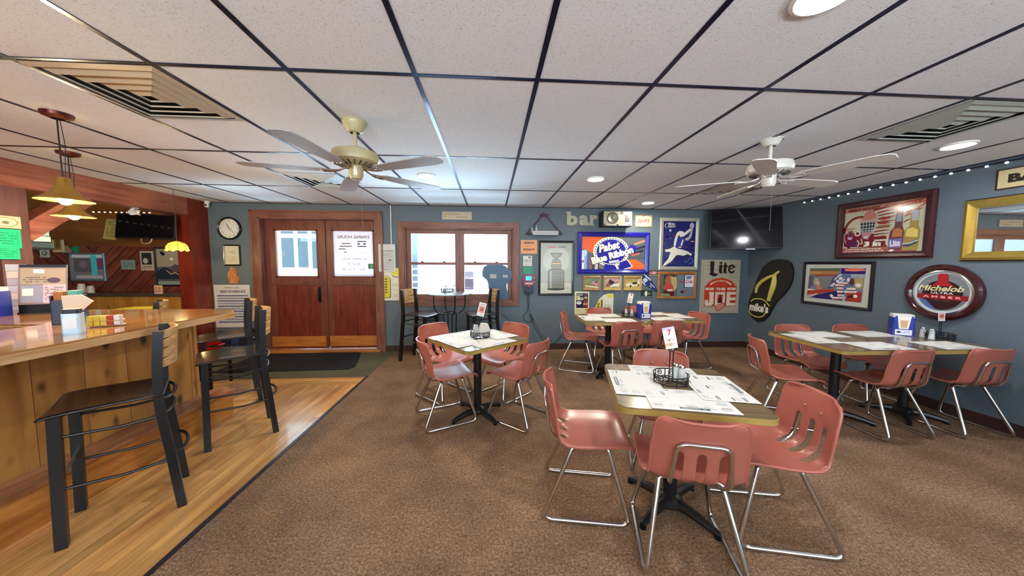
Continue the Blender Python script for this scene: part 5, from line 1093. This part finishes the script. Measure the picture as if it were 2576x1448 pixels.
# pennant and two little plates
o, w, h = bw(1608, 688, 1656, 735); A = Art(w, h, '#20306c', thick=.0005); A.mb = MB(); A.z = .004
b = MB(); P = [(0, .35), (.3, 0), (.38, .02), (1, .95), (.97, 1), (.88, .96)]; A.mb.prism([A.P(*p) for p in P], 0, .004, A.m('#20306c'))
A.text('83', .3, .34, .22, '#d8d8e0', bold=.06, rot=-52, wu=.2); A.line([(.24, .04), (.56, .34)], .022, '#c8cce0'); A.line([(.05, .32), (.3, .6)], .022, '#c8cce0'); A.line([(.56, .52), (.78, .74)], .016, '#b8c0d8'); A.line([(.54, .64), (.62, .72)], .016, '#b8c0d8')
tag(A.mount(None, o + Vector((0, -.008, 0)), RB, 'pennant'), 'navy pennant hanging at an angle right of the small photographs', 'pennant')
simple(1630, 679, 1657, 693, '#4a4c3c', lambda A: (A.poly([(.1, .5), (.4, .2), (.9, .3), (.7, .75), (.3, .8)], '#b06a70'), A.rect(.1, .88, .9, .98, '#a8a478'), A.ell(.55, .5, .16, .2, '#d8a4a0')), 'small_plate', 'small dark plate with a pink figure above the pennant', 'plate')
simple(1612, 729, 1640, 747, '#26382c', lambda A: (A.ell(.45, .5, .13, .36, '#d4dcd0'), A.poly([(.6, .3), (.9, .5), (.65, .7)], '#6c8060'), A.rect(.05, .9, .95, .98, '#8c9488')), 'small_plate', 'small dark green plate with a white figure below the pennant', 'plate')
# oak framed mirror advert with player
def d_bask(A):
    A.rect(0, 0, 1, 1, '#6a7880'); A.rect(0, 0, .5, 1, '#56605c'); A.rect(.1, .02, .42, .98, '#3a2c2a'); A.ell(.27, .3, .14, .26, '#9a5c44'); A.poly([(.3, .1), (.48, .14), (.5, .6), (.42, .8), (.34, .5)], '#b9a674'); A.ell(.24, .6, .15, .2, '#b5483a'); A.poly([(.14, .7), (.42, .68), (.4, .98), (.2, .98)], '#5a1f20'); A.ell(.3, .72, .1, .05, '#d4c8b8'); A.rect(.0, .88, .3, .98, '#8c8a60')
    A.text('Coca', .62, .32, .14, '#c0303a', shear=.35, wu=.16, bold=.03); A.rect(.7, .02, .99, .6, '#26262c'); A.rect(.73, .04, .99, .58, '#d5d5dc'); A.text('Cola', .86, .32, .16, '#b02838', shear=.35, wu=.2, bold=.03); A.poly([(.76, .08), (.95, .08), (.9, .2), (.78, .22)], '#5a6ab0'); A.ell(.66, .8, .05, .06, '#4a1c20'); A.text('76', .74, .78, .14, '#a83a44', wu=.1)
pic(1655, 683, 1749, 751, 'oak framed mirror advert with a ball player left of the grey board sign', .045, wood('frame_wood_9', '#8a5426', '#b47a3a', 'x', 8, .35, 5), d_bask, cat='mirror', name='framed_mirror')
# grey board sign
def d_joe(A):
    for k in range(4): A.rect(.24 * k + .02, 0, .24 * k + .026, 1, '#7c7464')
    A.squig(0, 0, 1, 1, 14, '#a39b88', 12, .5); R_ = '#c6361f'; wt = '#d9d0b8'; dk = '#2a1014'
    A.poly([(.2, .03), (.31, .03), (.3, .24), (.38, .26), (.44, .24), (.38, .3), (.3, .31), (.18, .27), (.21, .24)], dk)
    for x in (.44, .56): A.poly([(x, .09), (x + .08, .09), (x + .07, .22), (x + .1, .24), (x + .03, .26), (x - .01, .22)], dk)
    A.rect(.44, .04, .51, .075, dk); A.rect(.53, .11, .68, .13, dk); A.rect(.57, .05, .62, .12, dk); A.ring(.77, .17, .1, .045, dk, 20, rv=.085, a0=20, a1=330); A.poly([(.7, .165), (.84, .13), (.84, .15), (.72, .185)], dk)
    A.ell(.5, .54, .4, .2, R_, 32, 0, 180); A.rect(.08, .49, .92, .87, R_); A.ring(.5, .54, .34, .05, wt, 24, rv=.16, a0=30, a1=150); A.text('FAREWELL SEASON', .5, .40, .022, R_, wu=.44, bold=.03)
    for u in (.36, .45, .55, .64): A.text('*', u, .47, .028, wt, bold=.06)
    A.text('THE', .5, .545, .05, wt, bold=.07, wu=.26); A.rect(.1, .52, .32, .565, wt); A.rect(.68, .52, .9, .565, wt); A.text('1979', .21, .543, .022, R_, bold=.04); A.text('2017', .79, .543, .022, R_, bold=.04)
    A.poly([(.2, .6), (.33, .6), (.33, .82), (.28, .86), (.12, .86), (.1, .83), (.1, .75), (.19, .75), (.19, .8), (.22, .8), (.22, .65), (.2, .65)], wt); A.rect(.37, .6, .63, .86, wt); A.rect(.43, .65, .57, .81, R_); A.poly([(.485, .65), (.515, .65), (.52, .71), (.545, .74), (.545, .81), (.455, .81), (.455, .74), (.48, .71)], dk)
    A.rect(.67, .6, .76, .86, wt)
    for v in (.6, .705, .81): A.rect(.76, v, .91, v + .05, wt)
    A.poly([(.42, .84), (.62, .8), (.64, .86), (.58, .92), (.44, .96), (.38, .93), (.38, .88)], R_); A.poly([(.43, .85), (.6, .815), (.62, .86), (.57, .905), (.45, .945), (.4, .92), (.4, .88)], '#c88478')
o, w, h = bw(1765, 653, 1853, 786); A = Art(w, h, '#b0a893', thick=.03); d_joe(A); tag(A.mount(None, o, RB, 'board_sign'), 'grey plank board sign with black lettering and a red badge near the corner', 'sign')
# small posters behind the back wall table
def d_btl(A):
    A.rect(.1, .07, .92, .73, '#15143c'); A.squig(.13, .1, .56, .2, 2, '#d6d6bc', 3, 1.); A.rect(.13, .2, .34, .26, '#d6cf90'); A.rect(.13, .27, .6, .38, '#d6cf90'); A.squig(.15, .29, .58, .36, 1, '#5c5a30', 5); A.ell(.3, .5, .17, .075, '#dcdccb'); A.ell(.3, .48, .06, .02, '#6a6a60')
    A.poly([(.66, .4), (.67, .1), (.84, .1), (.85, .4), (.9, .5), (.88, .7), (.62, .7), (.6, .5)], '#7c2c26'); A.ell(.76, .12, .1, .04, '#3c3668'); A.poly([(.67, .24), (.85, .24), (.84, .3), (.68, .3)], '#e0d8cc'); A.ell(.66, .55, .08, .05, '#cf8a80'); A.ell(.82, .55, .07, .05, '#e08a6c')
    A.squig(.1, .8, .5, .88, 2, '#a8a440', 3); A.ell(.78, .8, .05, .035, '#6c6440'); A.squig(.55, .92, .92, .95, 1, '#b06a3c', 6, .95)
simple(1446, 733, 1481, 789, '#dadab0', d_btl, 'beer_bottle_poster', 'small cream and navy poster with a bottle beside the back wall table', 'poster')
def d_half(A): seltz(A)
o, w, h = bw(1494, 738, 1541, 806); A = Art(w, h, '#d9d6c4'); A.mb = MB(); A.k = 0; A.z = .006
A.mb.prism([A.P(*p) for p in ((0, 1), (.05, .55), (.25, .22), (.5, .05), (.75, 0), (1, 0), (1, 1))], 0, .006, A.m('#d9d6c4')); A.ell(.84, .08, .16, .08, '#d8cf3a'); A.poly([(.12, .95), (.16, .5), (.26, .28), (.44, .22), (.44, .95)], '#26282c'); A.poly([(.06, .95), (.1, .5), (.22, .28), (.38, .22), (.38, .95)], '#cfc440'); [A.poly([(.2 - .01 * k, .36 + .09 * k), (.29 - .01 * k, .35 + .09 * k), (.28 - .01 * k, .41 + .09 * k), (.19 - .01 * k, .42 + .09 * k)], '#5a4a1c') for k in range(5)]; A.squig(.55, .4, .92, .7, 5, '#9c9c8c', 4)
tag(A.mount(None, o + Vector((0, -.004, 0)), RB, 'seltzer_poster'), 'curved yellow can poster on the wall behind the back wall table', 'poster')
# ------------------------------------------------------------------ corner television
a = onY(1790, 527, 5.05); t = thing('television', 'big dark television mounted across the right corner under the ceiling', 'television', (4.10, 4.86, 2.02), (math.radians(-4), 0, math.radians(-24)))
MB().box((-.56, -.02, -.325), (.56, .035, .325), paint('#0e0d14', .3)).build('housing', t, smooth=False, bevel=.006); MB().box((-.545, -.024, -.31), (.545, -.019, .31), paint('#0b0912', .1)).build('screen', t, smooth=False)
MB().box((-.06, -.023, -.335), (.06, .0, -.322), paint('#9a9aa2', .3, .8)).build('brand_strip', t, smooth=False)
b = MB(); b.box((-.15, .035, -.12), (.15, .06, .12), M_iron); b.tube([(0, .06, 0), (.05, .36, .02)], .025, M_iron, 8); b.build('wall_mount', t, smooth=False)
# ------------------------------------------------------------------ right wall
# flip-flop sign
fo = Vector((XR - .001, 0, 0)); t = thing('sandal_sign', 'giant black sandal shaped sign with yellow strap in the corner of the right wall', 'sign', (XR - .001, 5.22, .49), RR)
def SP(px, py):
    q = onX(px, py, XR); return ((5.22 - q.y), q.z - .49)
sole = [(1944, 655), (1962, 651), (1981, 653), (1994, 662), (1999, 680), (1997, 702), (1988, 724), (1972, 744), (1957, 757), (1948, 772), (1938, 792), (1924, 806), (1909, 809), (1896, 800), (1888, 783), (1886, 766), (1890, 750), (1898, 732), (1909, 700), (1922, 672)]
fc_ = '#191919'; b = MB(); b.prism([SP(*p) for p in sole], 0, .03, paint(fc_, .5), mside=paint('#0c0c0c', .5)); b.build('sole', t, smooth=False, bevel=.004)
b = MB()
def stpath(L_, r, z=.036):
    q = fillet([(x, y, z + .012 * math.sin(PI * i / (len(L_) - 1))) for i, (x, y) in enumerate(SP(*p) for p in L_)], .2, 5); b.tube(q, [r * (.55 + .6 * math.sin(PI * (.15 + .7 * i / (len(q) - 1)))) for i in range(len(q))], paint('#cdb95c', .45), 8)
stpath([(1907, 736), (1910, 722), (1922, 708), (1937, 699), (1951, 693), (1958, 690)], .024); stpath([(1939, 756), (1946, 738), (1953, 720), (1955, 705), (1954, 692)], .034); stpath([(1953, 693), (1959, 688), (1966, 682)], .018)
b.build('strap', t)
A = Art(.01, .01, fc_, thick=.001); A.mb = MB(); A.w = .01; A.h = .01; A.z = .031
def AP(px, py): x, y = SP(px, py); return (x / A.w, 1 - y / A.h)
A.line([AP(*p) for p in ((1894, 757), (1900, 752), (1910, 750.5), (1920, 751.5), (1929, 756), (1936, 764), (1940, 769))], .020, '#d3c252'); A.line([AP(*p) for p in ((1888, 781), (1893, 789), (1902, 795), (1914, 797.5), (1924, 795), (1930, 787))], .018, '#d3c252')
c_ = AP(1913, 773); e0 = SP(1889, 773); e1 = SP(1938, 773); A.text("mike's", c_[0], c_[1], .145 / A.h, '#e4e2d6', bold=.05, wu=(e1[0] - e0[0]) * .98 / A.w)
A.mount(t, (0, 0, 0), (0, 0, 0), 'lettering')
# matted player collage
def d_coll(A):
    def q(x, y):
        u = (x - 50) / 915; t = 105 - 5 * u; b_ = 615 + 97 * u; return (u, (y - t) / (b_ - t))
    P = lambda L_, c: A.poly([q(*p) for p in L_], c)
    A.rect(0, 0, 1, 1, '#bfc4b8'); P([(118, 160), (900, 155), (880, 640), (92, 568)], '#7a7f92')
    P([(118, 160), (570, 155), (560, 200), (118, 205)], '#56604a'); P([(118, 195), (560, 200), (550, 245), (115, 240)], '#a87c4c'); P([(115, 210), (300, 205), (300, 225), (115, 230)], '#c09848'); P([(200, 245), (560, 240), (540, 270), (200, 275)], '#9a4a3a')
    P([(580, 155), (900, 155), (900, 235), (590, 235)], '#2a1c66'); P([(630, 165), (760, 150), (880, 160), (900, 190), (760, 202), (640, 195)], '#e07a68')
    P([(110, 260), (180, 260), (180, 400), (105, 450)], '#5c5470'); P([(260, 300), (480, 300), (420, 450), (340, 460)], '#7c7c7c'); P([(480, 280), (540, 240), (560, 330), (520, 420), (410, 450)], '#4c5578'); P([(590, 240), (720, 240), (720, 450), (540, 450)], '#5c6c98'); P([(720, 240), (895, 240), (890, 290), (720, 290)], '#9aa2b0'); P([(770, 300), (880, 290), (880, 440), (790, 440)], '#b09a60')
    P([(190, 350), (215, 300), (260, 300), (250, 360), (220, 400)], '#a8b07c'); P([(240, 330), (290, 350), (270, 400), (240, 390)], '#d8b0a0'); P([(245, 400), (300, 395), (330, 440), (300, 465), (250, 450)], '#cc7a5c')
    P([(100, 470), (500, 450), (520, 480), (240, 520), (98, 525)], '#b03c24'); P([(96, 445), (180, 450), (235, 465), (100, 470)], '#dcd8cc'); P([(260, 530), (520, 480), (640, 500), (700, 620), (300, 585), (150, 562)], '#2c2466'); P([(100, 545), (250, 510), (280, 520), (170, 560), (100, 562)], '#d0b8b0'); P([(680, 480), (880, 490), (870, 640), (690, 620)], '#a83422')
    for x, y, r, r2_ in ((590, 300, 28, 22), (550, 340, 26, 24), (695, 320, 22, 28), (825, 395, 38, 26), (800, 550, 26, 22), (740, 350, 30, 50)): c_ = q(x, y); A.ell(c_[0], c_[1], r / 915, r2_ / 560, '#dcdee0' if x != 740 else '#5a3026')
    for L_ in (((505, 320), (560, 260), (600, 245)), ((580, 360), (640, 310)), ((450, 410), (505, 365)), ((480, 412), (512, 385))): A.line([q(*p) for p in L_], .014, '#dcdfe6')
    for k, (x0, y0, x1, y1) in enumerate(((520, 380, 650, 405), (560, 350, 690, 375), (545, 425, 640, 448), (550, 475, 640, 500), (560, 525, 660, 548), (480, 560, 640, 585), (650, 475, 820, 500), (680, 430, 800, 460))):
        P([(x0, y0), (x1, y0 + 4), (x1 - 6, y1), (x0 + 6, y1)], '#e4ddd8'); P([(x0 + 10, y1), (x1 - 10, y1), (x1 - 16, y1 + 14), (x0 + 16, y1 + 14)], '#b05a50' if k < 7 else '#6c4048')
    P([(450, 540), (480, 520), (510, 545), (480, 575)], '#dcdcd8'); P([(630, 540), (680, 560), (675, 620), (635, 610)], '#b8b0c0'); P([(700, 545), (760, 530), (775, 570), (700, 575)], '#4a1c18')
a, w, h = rw(4.29, 1.49, 3.44, .905); A = Art(w - .07, h - .07, '#c2c4b8', rough=.15); d_coll(A); framed('black framed matted sports collage above the right wall table', 'picture', a, w, h, .035, '#14101e', A, RR, 'framed_picture')
def d_hock(A):
    def q(x, y):
        u = (x - 60) / 1110; t = 190 - 175 * u; b_ = 775 - 25 * u; return (min(1, max(0, u)), min(1, max(0, (y - t) / (b_ - t))))
    P = lambda L_, c: A.poly([q(*p) for p in L_], c)
    cr = '#c2c2aa'; rd = '#7c1517'; r2 = '#c8503a'; pk = '#c07a70'
    A.rect(0, 0, 1, 1, cr); A.rect(0, 0, 1, .10, '#c48672')
    def arc(cx, cy, rx, ry, a0, a1, w, c): A.line([q(cx + rx * math.cos(math.radians(t)), cy - ry * math.sin(math.radians(t))) for t in range(a0, a1 + 1, 8)], w, c)
    arc(330, 520, 265, 235, 60, 250, .026, rd); arc(330, 500, 240, 205, 50, 180, .014, r2); P([(75, 520), (330, 480), (700, 540), (720, 700), (80, 690), (62, 600)], rd); arc(300, 560, 230, 130, 150, 235, .012, cr)
    # feathers of the wing
    for k, (x0, y0, x1, y1, w) in enumerate(((480, 190, 1165, 20, 22), (540, 225, 880, 150, 20), (560, 262, 800, 215, 18), (590, 300, 800, 262, 16), (540, 350, 800, 320, 14), (540, 430, 760, 385, 14), (520, 480, 750, 450, 14), (510, 520, 740, 500, 12), (920, 210, 1120, 160, 18), (905, 270, 1100, 190, 16), (900, 350, 1000, 300, 14))):
        P([(x0, y0 - w * .2), ((x0 + x1) / 2, (y0 + y1) / 2 - w * .7), (x1, y1 - w * .15), (x1 - 12, y1 + w * .5), ((x0 + x1) / 2, (y0 + y1) / 2 + w * .6), (x0 + 8, y0 + w * .6)], rd)
    for y0 in (295, 355): P([(560, y0 + 5), (640, y0 - 22), (735, y0 - 10), (740, y0), (650, y0 + 26), (570, y0 + 22)], '#8e1a14')
    for k, y0 in enumerate((495, 535)): P([(520, y0), (600, y0 - 14), (740, y0 - 30), (735, y0 - 16), (620, y0 + 6), (540, y0 + 14)], cr)
    A.line([q(1165, 25), q(1130, 110), q(1010, 190), q(930, 250)], .013, r2); A.line([q(560, 215), q(760, 160), q(950, 110), q(1150, 60)], .010, r2); P([(570, 400), (720, 380), (740, 420), (580, 440)], '#8a5a34')
    # goalie mask
    P([(350, 290), (375, 230), (430, 190), (490, 200), (540, 240), (555, 300), (440, 320), (310, 350)], pk); P([(300, 330), (550, 310), (545, 420), (500, 500), (440, 590), (360, 560), (330, 470)], '#b8a096'); P([(318, 368), (528, 348), (520, 430), (480, 480), (350, 490), (328, 430)], '#1c2226')
    for x in (365, 410, 455, 495): A.line([q(x, 350), q(x - 4, 485)], .008, '#9ab2b2')
    for y in (395, 440, 470): A.line([q(325, y + 8), q(522, y - 12)], .007, '#b0c2c0')
    P([(345, 500), (495, 490), (450, 585), (375, 580)], '#c08088'); P([(385, 545), (455, 530), (430, 575), (385, 575)], '#c8ccc8')
    c_ = q(285, 508); A.ring(c_[0], c_[1], .045, .022, '#d8d2be', 20)
    P([(130, 480), (210, 470), (215, 560), (140, 560)], '#a04858'); P([(150, 500), (195, 495), (195, 550), (155, 550)], '#5c1418'); P([(130, 565), (210, 560), (200, 590), (140, 592)], '#c4bcd8'); P([(120, 620), (280, 600), (330, 690), (110, 690)], '#5a1450')
    A.line([q(290, 600), q(320, 640), q(300, 680)], .014, '#d8c8b0'); A.line([q(350, 580), q(370, 640), q(340, 650)], .012, '#d8c8b0'); P([(540, 590), (730, 580), (725, 665), (700, 665), (700, 605), (545, 612)], '#d6cfbe'); A.rect(0, .89, .93, 1, '#a05c50')
    # bottles
    P([(745, 745), (735, 600), (750, 480), (800, 410), (812, 180), (890, 175), (900, 400), (925, 470), (925, 600), (905, 740)], '#6a3a3c'); P([(775, 560), (785, 450), (850, 430), (905, 460), (905, 550)], '#b8744c'); P([(815, 250), (885, 235), (885, 340), (815, 345)], '#8e96a8'); P([(740, 585), (915, 570), (900, 700), (745, 700)], '#7a70b4')
    P([(920, 740), (925, 470), (985, 410), (995, 190), (1090, 180), (1090, 390), (1120, 470), (1105, 740)], '#a08c48'); P([(945, 550), (955, 450), (1030, 425), (1090, 460), (1090, 560)], '#dcca70'); P([(1005, 190), (1085, 185), (1085, 330), (1005, 330)], '#a8aab0'); P([(925, 640), (1000, 630), (1095, 575), (1095, 640), (1000, 690), (925, 690)], '#4a585c'); A.line([q(925, 650), q(1010, 640), q(1095, 600)], .012, '#d8dcd0')
    c_ = q(825, 640); A.text('Lite', c_[0], c_[1], .13, '#e4dff0', bold=.06, wu=.12, rot=4); A.text('GREAT HOCKEY.', .27, .055, .06, '#6c2018', bold=.05, wu=.44); A.text('GREAT CITY', .74, .055, .06, '#a8402c', bold=.05, wu=.42)
    c_ = q(520, 645); A.text('3 in', c_[0], c_[1], .11, '#f0ead8', bold=.07, wu=.22, shear=.1); A.text('2007', .11, .46, .035, '#9a5a4a', bold=.03, wu=.12); A.squig(.05, .905, .53, .945, 1, '#e8ddd0', 4, .95); A.squig(.03, .95, .56, .985, 1, '#e8ddd0', 9, .95)
    P([(740, 740), (790, 720), (830, 735), (780, 765)], '#f6eef0')
a, w, h = rw(3.872, 2.212, 2.965, 1.525); A = Art(w - .14, h - .14, '#bfc0a8', rough=.12); d_hock(A); framed('large dark red framed hockey and beer poster on the right wall', 'poster', a, w, h, .07, '#3c1216', A, RR, 'framed_poster', .04, .25)
# gilt mirror, partly out of the photo
t = thing('gilt_mirror', 'gold framed mirror cut by the right edge of the photo', 'mirror', (XR - .001, 2.765, 1.495), RR); w, h = 1.0, .545
frame_mb(w, h, .075, .035, paint('#b59c4c', .25, .7, .2, 30)).build('frame', t, smooth=False); MB().box((.07, .07, .004), (w - .07, h - .07, .012), paint('#e8ecee', .015, 1., 0, name='mirror_glass')).build('mirror_glass', t, smooth=False)
MB().box((-.012, -.012, 0), (w + .012, h + .012, .003), paint('#20140c', .5)).build('backing', t, smooth=False)
A = Art(.62, .175, '#c7b98c', thick=.016); A.rect(0, 0, 1, .06, '#23160e'); A.rect(0, .94, 1, 1, '#23160e'); A.rect(0, 0, .02, 1, '#23160e'); A.rect(.98, 0, 1, 1, '#23160e'); A.text('BAR', .30, .5, .42, '#241812', bold=.06, wu=.38); tag(A.mount(None, (XR - .001, 2.60, 2.105), RR, 'name_board'), 'cream board reading BAR at the right edge above the mirror', 'sign')
# round lit-style sign
t = thing('round_beer_sign', 'round dark red framed sign above the far right table', 'sign', (XR - .001, 2.862, 1.180), RR); R = .275
MB().lathe([(R, 0), (R, .035), (R - .015, .05), (R - .04, .05), (R - .06, .03), (R - .062, .02)], paint('#3a0a12', .15, coat=.6), 56).build('rim', t); MB().lathe([(R - .056, .012), (R - .058, .032), (R - .068, .034), (R - .07, .02)], M_chrome, 56).build('inner_ring', t); MB().lathe([(.0001, .01), (R - .06, .01), (R - .06, .018), (.0001, .018)], paint('#8f989c', .15, .4), 48).build('face', t)
A = Art(.01, .01, '#000000', thick=.0001); A.mb = MB(); A.w = A.h = .44; A.z = .019; A.ring(.5, .5, .47, .05, '#b8c4c8', 40); A.ell(.5, .56, .33, .33, '#2a0a10'); A.poly([(.41, .14), (.44, .08), (.56, .08), (.59, .14), (.58, .26), (.68, .36), (.32, .36), (.42, .26)], '#a81420'); A.rect(.09, .55, .91, .66, '#8c141c')
A.text('Michelob', .48, .41, .13, '#d9d4a4', bold=.03, shear=.35, wu=.72); A.text('ULTRA', .5, .515, .05, '#d8d6c8', bold=.03, wu=.36, sp=1.1); A.text('AMBER', .5, .605, .05, '#f0b0a8', bold=.04, wu=.62, sp=1.6); A.poly([(.14, .68), (.3, .86), (.46, .92), (.34, .8), (.24, .68)], '#4c64a8'); A.text('LIGHT BEER', .5, .69, .02, '#8a6a60', wu=.26)
A.mount(t, (-.22, -.22, 0), (0, 0, 0), 'print')
# string lights along the top of the right wall
t = thing('light_string', 'row of white bulbs along the top of the right wall', 'string lights', (XR - .02, 4.36, H - .045)); Mw = paint('#f4f2ee', .3, emit=1.1, var=0)
MB().tube([(.01, 0, .012), (.01, -3.2, .012)], .006, paint('#1a1638', .4), 6).build('wire', t)
for k in range(24): MB().ball((0, -.112 * k - .02, 0), .0105, Mw, 8, (1, 1.2, 1)).build('bulb', t)
